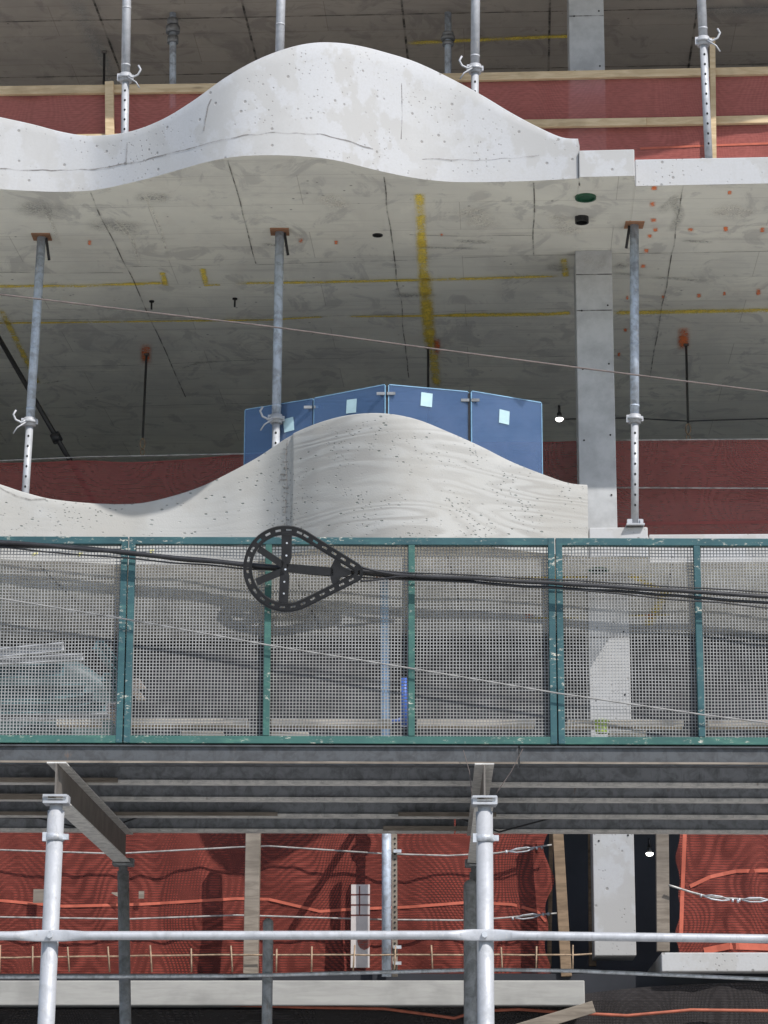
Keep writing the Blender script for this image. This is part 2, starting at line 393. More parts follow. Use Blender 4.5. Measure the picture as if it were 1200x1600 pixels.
# ------------------------------------------------------------------ mesh builder
class MB:
    def __init__(s): s.v = []; s.f = []; s.mi = []; s.sm = []; s.uv = {}
    def add(s, verts, faces, mat=0, smooth=False):
        b = len(s.v); s.v += [Vector(p) for p in verts]
        for f in faces: s.f.append(tuple(i + b for i in f)); s.mi.append(mat); s.sm.append(smooth)
        return s
    def beam(s, p0, p1, w, h, side=None, mat=0):
        p0, p1 = Vector(p0), Vector(p1); d = (p1 - p0).normalized()
        if side is None:
            side = Vector((0, 0, 1)).cross(d)
            if side.length < .2: side = Vector((1, 0, 0))
        side = (Vector(side) - d * Vector(side).dot(d)).normalized(); up = d.cross(side).normalized()
        vs = [p + side * a * w / 2 + up * b * h / 2 for p in (p0, p1) for a, b in ((-1, -1), (1, -1), (1, 1), (-1, 1))]
        return s.add(vs, [(3, 2, 1, 0), (4, 5, 6, 7), (0, 1, 5, 4), (1, 2, 6, 5), (2, 3, 7, 6), (3, 0, 4, 7)], mat)
    def box(s, c, ux, uy, uz, mat=0):        # half-extent vectors
        c, ux, uy, uz = map(Vector, (c, ux, uy, uz))
        vs = [c + ux * a + uy * b + uz * d for d in (-1, 1) for a, b in ((-1, -1), (1, -1), (1, 1), (-1, 1))]
        return s.add(vs, [(3, 2, 1, 0), (4, 5, 6, 7), (0, 1, 5, 4), (1, 2, 6, 5), (2, 3, 7, 6), (3, 0, 4, 7)], mat)
    def tube(s, pts, r, n=10, mat=0, cap=True, flat=1.0):
        pts = [Vector(p) for p in pts]
        if not isinstance(r, (list, tuple)): r = [r] * len(pts)
        vs = []; prev = None
        for i, p in enumerate(pts):
            d = (pts[min(i + 1, len(pts) - 1)] - pts[max(i - 1, 0)]).normalized()
            a = prev if prev is not None else Vector((0, 0, 1)) if abs(d.z) < .9 else Vector((1, 0, 0))
            a = (a - d * a.dot(d)).normalized(); prev = a; b = d.cross(a)
            for k in range(n):
                t = 2 * math.pi * k / n
                vs.append(p + (a * math.cos(t) + b * math.sin(t) * flat) * r[i])
        fs = [(i * n + k, i * n + (k + 1) % n, (i + 1) * n + (k + 1) % n, (i + 1) * n + k) for i in range(len(pts) - 1) for k in range(n)]
        s.add(vs, fs, mat, True)
        if cap:
            b = len(s.v) - len(vs)
            s.f.append(tuple(b + k for k in reversed(range(n)))); s.mi.append(mat); s.sm.append(False)
            s.f.append(tuple(b + (len(pts) - 1) * n + k for k in range(n))); s.mi.append(mat); s.sm.append(False)
        return s
    def cyl(s, p0, p1, r, n=14, mat=0): return s.tube([p0, p1], r, n, mat)
    def strip(s, pts, width, side, mat):        # flat ribbon with uv (-1..1)
        pts = [Vector(p) for p in pts]; n = len(pts); b = len(s.v)
        for i, p in enumerate(pts):
            w = width[i] if isinstance(width, (list, tuple)) else width
            if side is None:
                d = (pts[min(i + 1, n - 1)] - pts[max(i - 1, 0)]).normalized(); sd = Vector((d.y, -d.x, 0)).normalized()
            else: sd = Vector(side)
            s.v.append(p - sd * w / 2); s.v.append(p + sd * w / 2)
        for i in range(n - 1):
            fi = len(s.f)
            s.f.append((b + 2 * i, b + 2 * i + 1, b + 2 * i + 3, b + 2 * i + 2)); s.mi.append(mat); s.sm.append(False)
            a0, a1 = -1 + 2 * i / (n - 1), -1 + 2 * (i + 1) / (n - 1)
            s.uv[fi] = [(a0, -1), (a0, 1), (a1, 1), (a1, -1)]
        return s
    def build(s, name, mats, parent=None, label=None, bevel=0):
        me = bpy.data.meshes.new(name)
        org = Vector((0, 0, 0))
        if parent is not None:
            p = parent
            while p is not None: org = org + p.location; p = p.parent
            off = org
        elif s.v:
            lo = Vector([min(v[i] for v in s.v) for i in range(3)]); hi = Vector([max(v[i] for v in s.v) for i in range(3)])
            off = Vector(((lo.x + hi.x) / 2, (lo.y + hi.y) / 2, lo.z))
        me.from_pydata([v - off for v in s.v], [], s.f)
        if not isinstance(mats, (list, tuple)): mats = [mats]
        for m in mats: me.materials.append(M[m] if isinstance(m, str) else m)
        me.polygons.foreach_set('material_index', s.mi)
        me.polygons.foreach_set('use_smooth', s.sm)
        if s.uv:
            ul = me.uv_layers.new(name='UVMap')
            for fi, co in s.uv.items():
                for k, li in enumerate(me.polygons[fi].loop_indices): ul.data[li].uv = co[k]
        me.update()
        o = bpy.data.objects.new(name, me); COL.objects.link(o)
        if parent is not None: o.parent = parent
        else: o.location = off
        if label: o['label'] = label
        if bevel:
            b = o.modifiers.new('bevel', 'BEVEL'); b.width = bevel; b.segments = 2; b.limit_method = 'ANGLE'
        return o

def tag(o, label=None, cat=None, group=None, kind=None):
    if label: o['label'] = label
    if cat: o['category'] = cat
    if group: o['group'] = group
    if kind: o['kind'] = kind
    return o
def thing(name, loc, label, cat, group=None):
    o = bpy.data.objects.new(name, None); COL.objects.link(o); o.location = loc; o.empty_display_size = .2
    return tag(o, label, cat, group)
def copy_tree(o, parent=None):
    c = o.copy(); COL.objects.link(c)
    if parent is not None: c.parent = parent
    for ch in [x for x in scene.objects if x.parent == o]: copy_tree(ch, c)
    return c

# ------------------------------------------------------------------ ground
g = MB()
g.add([(-120, -120, 0), (120, -120, 0), (120, 120, 0), (-120, 120, 0)], [(0, 1, 2, 3)])
tag(g.build('street', ['asphalt']), kind='structure')
g = MB()
g.add([(-60, 12.6, 0), (60, 12.6, 0), (60, 12.6, .14), (-60, 12.6, .14), (60, 40, .14), (-60, 40, .14)], [(0, 1, 2, 3), (3, 2, 4, 5)])
tag(g.build('sidewalk', ['sidewalk']), kind='structure')
g = MB()
g.add([(-60, -1.5, 0), (60, -1.5, 0), (60, -1.5, .14), (-60, -1.5, .14), (60, -14, .14), (-60, -14, .14)], [(1, 0, 3, 2), (2, 3, 5, 4)])
tag(g.build('sidewalk', ['sidewalk']), kind='structure')

# ------------------------------------------------------------------ building
ZU = O.z                                   # soffit of the upper slab
UP_BOT = [(-260, 278), (-110, 287), (0, 295), (75, 299), (105, 299), (150, 296), (225, 280), (275, 266), (325, 252), (370, 244), (425, 242), (475, 244), (525, 250), (600, 268), (650, 278), (700, 283), (750, 284), (800, 283), (850, 281), (904, 278)]
UP_TOP = [(-260, 140), (-110, 160), (0, 182), (50, 193), (100, 206), (140, 211), (200, 205), (250, 187), (300, 157), (350, 121), (400, 93), (450, 74), (490, 66), (530, 66), (565, 71), (600, 80), (650, 96), (700, 119), (750, 146), (800, 176), (850, 202), (880, 214), (910, 216)]
LO_BOT = [(-260, 855), (-110, 866), (0, 873), (100, 877), (183, 881), (213, 882), (300, 882), (367, 878), (413, 874), (465, 863), (503, 855), (560, 846), (620, 841), (680, 843), (747, 852), (800, 859), (855, 865), (919, 870)]
LO_TOP = [(-260, 690), (-110, 722), (0, 756), (40, 769), (80, 779), (150, 786), (215, 786), (260, 777), (310, 761), (350, 742), (400, 715), (450, 682), (500, 660), (550, 648), (600, 646), (650, 655), (700, 675), (750, 697), (800, 722), (850, 742), (890, 755), (925, 758)]
PL = onV(1015, 878, 1.0); ZL = PL.z        # soffit of the lower slab
ZLT = onV(1015, 835, 1.0).z                # its top
ZUT = onV(993, 249, 0.0).z
ZT = ZC + 9.75                             # soffit of the top slab

bld = thing('concrete_building', B(0, 2, 0), 'unfinished concrete building with wavy balconies and bare slabs', 'building')

def plan_curve(bot, z, step=6):
    x = bot[0][0]; pts = []
    while x < bot[-1][0]:
        pts.append(onZ(x, interp(bot, x), z)); x += step
    pts.append(onZ(bot[-1][0], bot[-1][1], z))
    return pts

def parapet(plan, top, z, mat, label, th=.15, rnd=.012, step_at=None):
    b = MB(); n = len(plan); rows = []
    for i, p in enumerate(plan):
        zz = z + .6
        for _ in range(8):
            x, y = proj((p.x, p.y, zz)); yt = interp(top, x)
            zz += (y - yt) / 225.0
        d = (plan[min(i + 1, n - 1)] - plan[max(i - 1, 0)]).normalized()
        inn = Vector((-d.y, d.x, 0))
        if inn.y < 0: inn = -inn
        wob = .004 * mnoise.noise(Vector((p.x * 3, 0, z)))
        if step_at and proj(p)[0] > step_at: wob -= .014
        q = Vector((p.x, p.y, 0)) + inn * wob
        prof = [(0, z - .003)]
        for k in range(1, 9): prof.append((0, lerp(z, zz - rnd, k / 8)))
        prof += [(.004, zz - .004), (rnd, zz), (th, zz), (th, z - .003)]
        rows.append([q + inn * a + Vector((0, 0, c)) for a, c in prof])
    m = len(rows[0]); vs = [p for r in rows for p in r]; fs = []
    for i in range(n - 1):
        for k in range(m - 1): fs.append((i * m + k, (i + 1) * m + k, (i + 1) * m + k + 1, i * m + k + 1))
    b.add(vs, fs, 0, True)
    b.add([vs[i * m] for i in range(n)] + [vs[i * m + m - 1] for i in range(n)], [(i, n + i, n + i + 1, i + 1) for i in range(n - 1)], 1)
    for i in (0, n - 1):
        c = [vs[i * m + k] for k in range(m)]
        b.add(c, [tuple(range(m)) if i else tuple(reversed(range(m)))], 0)
    return b

def joint(b, plan_fn, pts, w, mat):
    pass

def slab(edge, z0, z1, vback=10.0):
    """edge: world points of the front edge; strip back to vback"""
    b = MB(); n = len(edge)
    back = [B(uvz(p)[0], vback, 0) for p in edge]
    vs = []
    for p, q in zip(edge, back):
        vs += [(p.x, p.y, z0), (p.x, p.y, z1), (q.x, q.y, z1), (q.x, q.y, z0)]
    fb, ff, ft = [], [], []
    for i in range(n - 1):
        a, c = 4 * i, 4 * (i + 1)
        ff.append((a, c, c + 1, a + 1)); ft.append((a + 1, c + 1, c + 2, a + 2)); fb.append((a + 3, c + 3, c, a))
    b.add(vs, fb, 0); b.add(vs, ff, 1); b.add(vs, ft, 8)
    b.add(vs[:4], [(0, 1, 2, 3)], 1); b.add(vs[-4:], [(3, 2, 1, 0)], 1)
    return b

def inset(plan, d):
    out = []; n = len(plan)
    for i, p in enumerate(plan):
        t = (plan[min(i + 1, n - 1)] - plan[max(i - 1, 0)]).normalized(); inn = Vector((-t.y, t.x, 0))
        if inn.y < 0: inn = -inn
        out.append(p + inn * d)
    return out

MATS = ['soffit', 'white', 'yellow', 'orange', 'stain', 'pale', 'seam', 'blackhole', 'interior']
YEL, ORG, STN, PAL, SEAM, HOLE = 2, 3, 4, 5, 6, 7
def mark(b, pix, z, wpx, mat, drop=.006, nseg=8, wob=.0):
    """paint stroke on a soffit, given as photo points; the width is real metres across the stroke"""
    P = [onZ(x, y, z) for x, y in pix]
    pts = []
    for a, c in zip(P[:-1], P[1:]):
        for k in range(nseg): pts.append(a.lerp(c, k / nseg))
    pts.append(P[-1])
    pts = [p + Vector((wob * mnoise.noise(p * 2.1), wob * mnoise.noise(p * 1.7 + Vector((9, 0, 0))), -drop)) for p in pts]
    b.strip(pts, wpx, None, mat)

# --- upper slab
planU = plan_curve(UP_BOT, ZU)
s0 = onZ(905, 276, ZU); s1 = onZ(992, 274, ZU)
r0 = onZ(993, 290, ZU); r1 = onZ(1200, 286, ZU); r2 = r1 + (r1 - r0) * 2.5
edge = inset(planU, .03) + [s0 + VD * .06, s1 + VD * .06, r0 + VD * .02, r1 + VD * .02, r2 + VD * .02]
left_ext = [edge[0] - UD * 5]
b = slab(left_ext + edge, ZU, ZUT - .03)
SOF = ZU
for pix in ([(140, 300), (175, 370), (215, 455), (290, 620)], [(357, 250), (400, 411)], [(600, 275), (612, 380), (627, 480), (640, 590)], [(1068, 290), (1050, 395), (1015, 590)], [(834, 285), (833, 398)]):
    mark(b, pix, ZU, .010, SEAM, wob=.02)
for pix in ([(195, 415), (400, 413), (640, 405), (833, 398), (1200, 392)], [(-100, 575), (200, 570), (420, 560), (900, 556), (1250, 552)], [(-100, 500), (420, 496), (900, 480)], [(-100, 640), (500, 628), (1200, 615)], [(640, 366), (833, 368)], [(-60, 425), (190, 425)]):
    mark(b, pix, ZU, .008, SEAM, wob=.03)
mark(b, [(-120, 447), (120, 446), (265, 441)], ZU, 0.112, YEL)
mark(b, [(253, 424), (259, 446)], ZU, 0.075, YEL)
mark(b, [(316, 418), (322, 444)], ZU, 0.075, YEL)
mark(b, [(318, 445), (345, 444)], ZU, 0.075, YEL)
mark(b, [(360, 442), (500, 440), (640, 437), (760, 434), (880, 430)], ZU, 0.105, YEL)
mark(b, [(-120, 505), (100, 503), (420, 499), (520, 493)], ZU, 0.075, YEL)
mark(b, [(690, 492), (860, 490), (893, 488)], ZU, 0.150, YEL)
mark(b, [(540, 494), (720, 492)], ZU + .002, 0.090, YEL)
mark(b, [(955, 488), (1080, 486), (1280, 482)], ZU, 0.165, YEL)
#W
mark(b, [(655, 300), (657, 330), (659, 390)], ZU + .0015, 0.112, YEL)
mark(b, [(658, 370), (662, 430), (668, 500), (676, 545), (684, 610)], ZU, 0.128, YEL)
mark(b, [(663, 425), (672, 540)], ZU + .003, 0.165, YEL)
mark(b, [(880, 402), (884, 432)], ZU, 0.090, YEL)
mark(b, [(0, 480), (40, 560), (60, 600)], ZU, 0.090, YEL)
for (x, y, w, l) in [(683, 540, 10, 16), (1068, 528, 16, 20), (228, 552, 15, 18), (1022, 293, 7, 4), (1019, 318, 7, 5), (1021, 343, 7, 4), (1024, 358, 6, 4), (1015, 368, 6, 4), (1079, 358, 7, 4), (1134, 357, 6, 5), (1191, 358, 6, 5), (1010, 391, 6, 4), (1005, 415, 7, 4), (1185, 455, 6, 7), (1092, 461, 6, 4), (1132, 458, 4, 4), (1036, 463, 4, 4), (980, 464, 4, 4), (977, 515, 5, 4), (967, 553, 5, 4), (470, 375, 6, 5), (525, 378, 5, 4), (140, 378, 5, 5), (690, 366, 4, 3), (1140, 300, 5, 4)]:
    mark(b, [(x, y - l), (x, y + l)], ZU, 2 * w / 220., ORG)
for pts, w in [([(1035, 315), (1060, 318)], .55), ([(1050, 300), (1062, 335), (1048, 365)], .12), ([(848, 415), (890, 418)], .28), ([(958, 412), (985, 416)], .25), ([(1010, 432), (1045, 434), (1120, 440)], .10), ([(950, 425), (1010, 430)], .10), ([(20, 320), (115, 335)], .5), ([(130, 345), (230, 360)], .45), ([(205, 305), (270, 310)], .3), ([(700, 375), (780, 378)], .12), ([(400, 380), (470, 385)], .10), ([(640, 385), (760, 388)], .08), ([(600, 460), (700, 462)], .2), ([(1060, 375), (1120, 378)], .08)]:
    mark(b, pts, ZU, w, STN)
for pts, w in [([(60, 300), (80, 345), (95, 385)], .05), ([(170, 330), (205, 370), (222, 420)], .05), ([(225, 300), (250, 355), (265, 410)], .04), ([(268, 580), (310, 566), (375, 562)], .09), ([(60, 600), (110, 592)], .08), ([(500, 300), (540, 330)], .3), ([(720, 320), (770, 360)], .35), ([(860, 330), (900, 370)], .25), ([(1110, 320), (1180, 340)], .4)]:
    mark(b, pts, ZU, w, PAL)
us = b.build('floor_slab', MATS, bld)
us['label'] = 'slab soffit with yellow and orange spray marks'
# fittings cast into the soffit
def ring_disc(px, py, z, r, depth, mat_r, mat_h, name, lab):
    c = onZ(px, py, z); q = MB()
    n = 20; pts = [Vector((math.cos(6.2832 * k / n), math.sin(6.2832 * k / n), 0)) for k in range(n)]
    vo = [c + p * r for p in pts]; vi = [c + p * r * .82 for p in pts]
    dn = Vector((0, 0, -depth)); e = Vector((0, 0, -.004))
    q.add([p for p in vo] + [p + dn for p in vo] + [p + dn for p in vi] + [p + e for p in vi],
          [(k, (k + 1) % n, n + (k + 1) % n, n + k) for k in range(n)] + [(n + k, n + (k + 1) % n, 2 * n + (k + 1) % n, 2 * n + k) for k in range(n)] + [(2 * n + k, 2 * n + (k + 1) % n, 3 * n + (k + 1) % n, 3 * n + k) for k in range(n)], 0)
    q.add([p + e for p in vi], [tuple(range(n))], 1)
    return q.build(name, [mat_r, mat_h], us, lab)
ring_disc(915, 307, ZU, .082, .02, 'green_plastic', 'green_plastic', 'floor_sleeve', 'dark green round sleeve')
ring_disc(909, 339, ZU, .055, .05, 'black_plastic', 'blackhole', 'floor_sleeve', 'small black pipe stub')
ring_disc(590, 367, ZU, .042, .008, 'black_plastic', 'blackhole', 'floor_sleeve', 'small dark round hole')
for (x, y) in ((237, 470), (367, 466)):
    c = onZ(x, y, ZU); q = MB(); q.cyl(c, c - Vector((0, 0, .08)), .008, 8); q.cyl(c + Vector((0, 0, .0)), c - Vector((0, 0, .012)), .022, 10); q.build('form_tie', ['blackhole'], us)

# parapet with form line, drips and cold joint lines
pb = parapet(planU, UP_TOP, ZU, 'white', '')
def face_line(b, plan, pix, mat, w=.012, proud=.003):
    """a seam on a parapet face, from photo points: follows the wall's own plan curve"""
    pts = []
    for (xa, ya), (xc, yc) in zip(pix[:-1], pix[1:]):
        k = max(2, int(max(abs(xc - xa), abs(yc - ya)) / 7))
        for j in range(k):
            x = lerp(xa, xc, j / k); y = lerp(ya, yc, j / k); y += 2.0 * mnoise.noise(Vector((x * .05, y * .05, 3)))
            d = ray(x, y); rt = d.x / d.y
            for p, q in zip(plan[:-1], plan[1:]):
                if p.x / p.y <= rt <= q.x / q.y: break
            f = (rt - p.x / p.y) / (q.x / q.y - p.x / p.y); py = lerp(p.y, q.y, f) - proud; s = py / d.y
            pts.append(Vector((d.x * s, py, ZC + d.z * s)))
    n = len(pts)
    for i in range(n - 1):
        a, c = pts[i], pts[i + 1]
        t = (c - a).normalized(); up = Vector((0, 1, 0)).cross(t).normalized()
        if up.length < .5: up = Vector((0, 0, 1))
        h0 = w * (.5 + .5 * abs(mnoise.noise(a * 7))); h1 = w * (.5 + .5 * abs(mnoise.noise(c * 7)))
        b.add([a - up * h0 / 2, c - up * h1 / 2, c + up * h1 / 2, a + up * h0 / 2], [(0, 1, 2, 3)], mat)
face_line(pb, planU, [(0, 264), (80, 266), (150, 264), (220, 252), (280, 236), (330, 222), (380, 212), (430, 207), (500, 210), (540, 219), (590, 235)], 2, .016)
face_line(pb, planU, [(660, 248), (760, 250), (850, 242)], 2, .008)
face_line(pb, planU, [(627, 130), (628, 180), (626, 225)], 2, .018)
face_line(pb, planU, [(318, 205), (325, 165), (335, 145)], 2, .018)
face_line(pb, planU, [(197, 258), (199, 215)], 2, .018)
o = pb.build('balcony_parapet', ['white', 'soffit', 'crack'], bld, 'smooth whitish wavy parapet of the upper balcony')
# stepped slab edge to the right of the upper balcony
b = MB()
def edge_block(b, a, c, z0, z1, depth):
    vs = [a, c, c + VD * depth, a + VD * depth]
    vs = [Vector((p.x, p.y, z0)) for p in vs] + [Vector((p.x, p.y, z1)) for p in vs]
    b.add(vs, [(0, 1, 5, 4), (1, 2, 6, 5), (2, 3, 7, 6), (3, 0, 4, 7), (4, 5, 6, 7)], 0); b.add(vs, [(3, 2, 1, 0)], 1)
edge_block(b, s0, s1, ZU - .003, onZ(905, 236, 0).z if False else onY(948, 235, s0.y).z, 1.2)
b.build('slab_edge', ['white', 'soffit'], bld, 'short stepped edge block beside the upper balcony end', bevel=.008)
b = MB(); edge_block(b, r0, r2, ZU - .003, ZUT, 1.1)
for x in (1155,):
    p = onV(x, 268, -.002); b.add([p + Vector((-.004, 0, -.09)), p + Vector((.004, 0, -.09)), p + Vector((.004, 0, .09)), p + Vector((-.004, 0, .09))], [(0, 1, 2, 3)], 2)
b.build('slab_edge', ['white', 'soffit', 'seam'], bld, 'long straight white slab edge at upper right', bevel=.008)

# --- lower slab
planL = plan_curve(LO_BOT, ZL, 3)
q0 = onZ(921, 870, ZL); q1 = onZ(1013, 869, ZL); q2 = onZ(1015, 878, ZL); q3 = onZ(1200, 877, ZL); q4 = q3 + (q3 - q2) * 2.5
edge = inset(planL, .03) + [q0 + VD * .05, q1 + VD * .05, q2 + VD * .02, q3 + VD * .02, q4 + VD * .02]
b = slab([edge[0] - UD * 5] + edge, ZL, ZLT - .03)
for pix in ([(60, 882), (180, 1000), (300, 1120)], [(450, 880), (520, 1020)], [(700, 870), (740, 1030)], [(1050, 880), (1020, 1050)]):
    mark(b, pix, ZL, .016, SEAM)
for (x, y) in ((0, 905), (0, 960), (0, 1010)):
    mark(b, [(-50, y), (600, y - 4), (1250, y - 8)], ZL, .012, SEAM)
mark(b, [(640, 905), (850, 902), (1040, 898)], ZL, .10, YEL)
mark(b, [(980, 895), (1040, 925), (1010, 980)], ZL, .12, YEL)
mark(b, [(820, 965), (1050, 960)], ZL, .12, YEL)
for (x, y) in ((826, 962), (1015, 962), (730, 1030)): mark(b, [(x, y - 5), (x, y + 5)], ZL, .10, ORG)
ls = b.build('floor_slab', MATS, bld)
us, keep_us = ls, us
ring_disc(935, 889, ZL, .08, .02, 'green_plastic', 'blackhole', 'floor_sleeve', 'dark sleeve under the lower slab')
us = keep_us
pb = parapet(planL, LO_TOP, ZL, 'grain', '', step_at=455)
face_line(pb, planL, [(449, 690), (447, 720), (450, 760), (446, 800), (450, 832)], 2, .030)
face_line(pb, planL, [(462, 690), (461, 730), (464, 790), (470, 832)], 2, .014)
face_line(pb, planL, [(470, 832), (520, 816), (600, 812), (680, 810), (740, 818), (820, 826), (880, 832)], 2, .012)
face_line(pb, planL, [(893, 757), (894, 800), (897, 838)], 2, .010)
face_line(pb, planL, [(0, 762), (25, 775), (48, 781), (80, 779)], 2, .02)
# spalls along the cold joint
rs = random.Random(3)
for k in range(14):
    y = 690 + k * 10 + rs.uniform(-3, 3); x = 448 + rs.uniform(-3, 2)
    face_line(pb, planL, [(x - rs.uniform(3, 9), y), (x + 2, y + rs.uniform(-2, 2)), (x + 3, y)], 2, .02)
for (x, y, l) in ((645, 829, 5), (572, 832, 4), (738, 838, 3), (56, 864, 6), (126, 866, 5), (238, 860, 4), (890, 862, 8)):
    face_line(pb, planL, [(x - l, y + 2), (x, y), (x + l, y + 1)], 3, .035)
pb.build('balcony_parapet', ['grain', 'soffit', 'crack', 'yellow_dab'], bld, 'grey wood grained wavy parapet of the lower balcony')
b = MB(); zb = onV(966, 824, uvz(q0)[1]).z
edge_block(b, q0, q1, ZL - .003, zb, .9)
b.build('slab_edge', ['white', 'soffit'], bld, 'short raised edge block at the foot of the middle column', bevel=.008)
b = MB(); edge_block(b, q2, q4, ZL - .003, ZLT, .9)
b.build('slab_edge', ['white', 'soffit'], bld, 'long white slab edge behind the mesh fence', bevel=.008)

# --- top slab (only its soffit is in the picture)
tops = [B(-7 + k * .25, -.12 + .10 * math.sin(k * .55), 0) for k in range(57)]
b = slab(tops, ZT, ZT + .22)
for k in (-4.6, -3.3, -1.9, -.6, .7): b.strip([B(k, .2, ZT - .006), B(k + .05, 9, ZT - .006)], .02, None, SEAM)
for v in (2.4, 3.6, 4.8, 6.5): b.strip([B(-6, v, ZT - .006), B(6, v, ZT - .006)], .016, None, SEAM)
b.strip([B(-4.8, 1.0, ZT - .008), B(-4.6, 6, ZT - .008)], .25, None, STN)
b.strip([B(-1.9, 3.0, ZT - .008), B(-.2, 2.9, ZT - .008)], .12, None, YEL)
b.strip([B(-3.2, 3.9, ZT - .008), B(-2.4, 3.85, ZT - .008)], .10, None, YEL)
b.strip([B(.2, 2.5, ZT - .008), B(2.2, 2.4, ZT - .008)], .35, None, STN)
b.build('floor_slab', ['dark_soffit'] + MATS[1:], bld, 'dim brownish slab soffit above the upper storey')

# --- first-floor slab, kerbs, walls
ZK = onV(1040, 1487, 1.25).z
def front_box(b, x0, x1, y0, y1, v, depth, mat=0):
    """box whose front face fills the photo rectangle at depth v in the building frame"""
    a = onV(x0, y1, v); c = onV(x1, y1, v); d = onV((x0 + x1) / 2, y0, v)
    u0, u1 = uvz(a)[0], uvz(c)[0]; zb_, zt = (a.z + c.z) / 2, d.z
    b.box(B((u0 + u1) / 2, v + depth / 2, (zb_ + zt) / 2), UD * (u1 - u0) / 2, VD * depth / 2, Vector((0, 0, (zt - zb_) / 2)), mat)
b = MB(); front_box(b, 1034, 1700, 1488, 1518, 1.22, 6)
b.build('floor_slab', ['white'], bld, 'low slab edge under the right red net', bevel=.008)
b = MB(); front_box(b, -700, 914, 1532, 1571, 1.15, .3)
o = b.build('kerb_beam', ['kerb'], bld, 'long pale kerb beam under the left red net', bevel=.008)
b = MB(); b.box(B(0, 9.9, 6.5), UD * 8, VD * .1, Vector((0, 0, 6.5)))
for u in (-7.9, 7.9): b.box(B(u, 5.2, 6.5), UD * .1, VD * 4.6, Vector((0, 0, 6.5)))
b.build('back_wall', ['interior'], bld)
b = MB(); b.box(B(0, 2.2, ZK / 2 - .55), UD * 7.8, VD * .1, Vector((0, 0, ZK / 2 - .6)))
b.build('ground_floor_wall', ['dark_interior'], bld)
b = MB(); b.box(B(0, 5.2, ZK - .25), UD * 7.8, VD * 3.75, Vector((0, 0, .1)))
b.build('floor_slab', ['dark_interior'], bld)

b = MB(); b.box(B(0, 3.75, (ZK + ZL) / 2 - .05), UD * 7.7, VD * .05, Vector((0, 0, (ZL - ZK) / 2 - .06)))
b.build('dark_backing', ['dark_interior'], bld)  # added dark sheet, stands in for the deep shade behind the mesh
# --- columns
def column(x0, x1, yref, v, z0, z1, label, depth=.55, mat='column'):
    a = onV(x0, yref, v); c = onV(x1, yref, v); u0, u1 = uvz(a)[0], uvz(c)[0]
    b = MB(); n = 8
    b.box(B((u0 + u1) / 2, v + depth / 2, (z0 + z1) / 2), UD * (u1 - u0) / 2, VD * depth / 2, Vector((0, 0, (z1 - z0) / 2)))
    # form joint and tie holes on the front face
    um = (u0 + u1) / 2; w = (u1 - u0) / 2
    for zz in (z1 - .52, z1 - .21):
        p = B(um, v - .003, zz); b.add([p - UD * w * .98 - Vector((0, 0, .004)), p + UD * w * .98 - Vector((0, 0, .004)), p + UD * w * .98 + Vector((0, 0, .004)), p - UD * w * .98 + Vector((0, 0, .004))], [(0, 1, 2, 3)], 1)
    for zz in (z1 - .5, z1 - 1.0, z1 - 1.6, z1 - 2.1):
        for s in (-.7, .72):
            p = B(um + s * w, v - .004, zz + .03 * s); b.add([p + (UD * math.cos(t) + Vector((0, 0, math.sin(t)))) * .008 for t in (0, .8, 1.6, 2.4, 3.1, 3.9, 4.7, 5.5)], [tuple(range(8))], 2)
    # soft grey band across the column head
    p = B(um, v - .005, z1 - .1)
    b.strip([p - UD * w, p + UD * w], .22, (0, 0, 1), 3)
    return b.build('column', [mat, 'seam', 'blackhole', 'stain'], bld, label, bevel=.006)
VC = 1.42
column(899, 956, 401, VC, ZLT - .04, ZU, 'square grey column of the middle storey')
column(890, 945, 100, VC, ZUT - .04, ZT, 'square column behind the pink net of the upper storey')
column(924, 988, 1200, 1.37, ZK - .02, ZL, 'square pale column of the lowest storey', mat='pale_column')

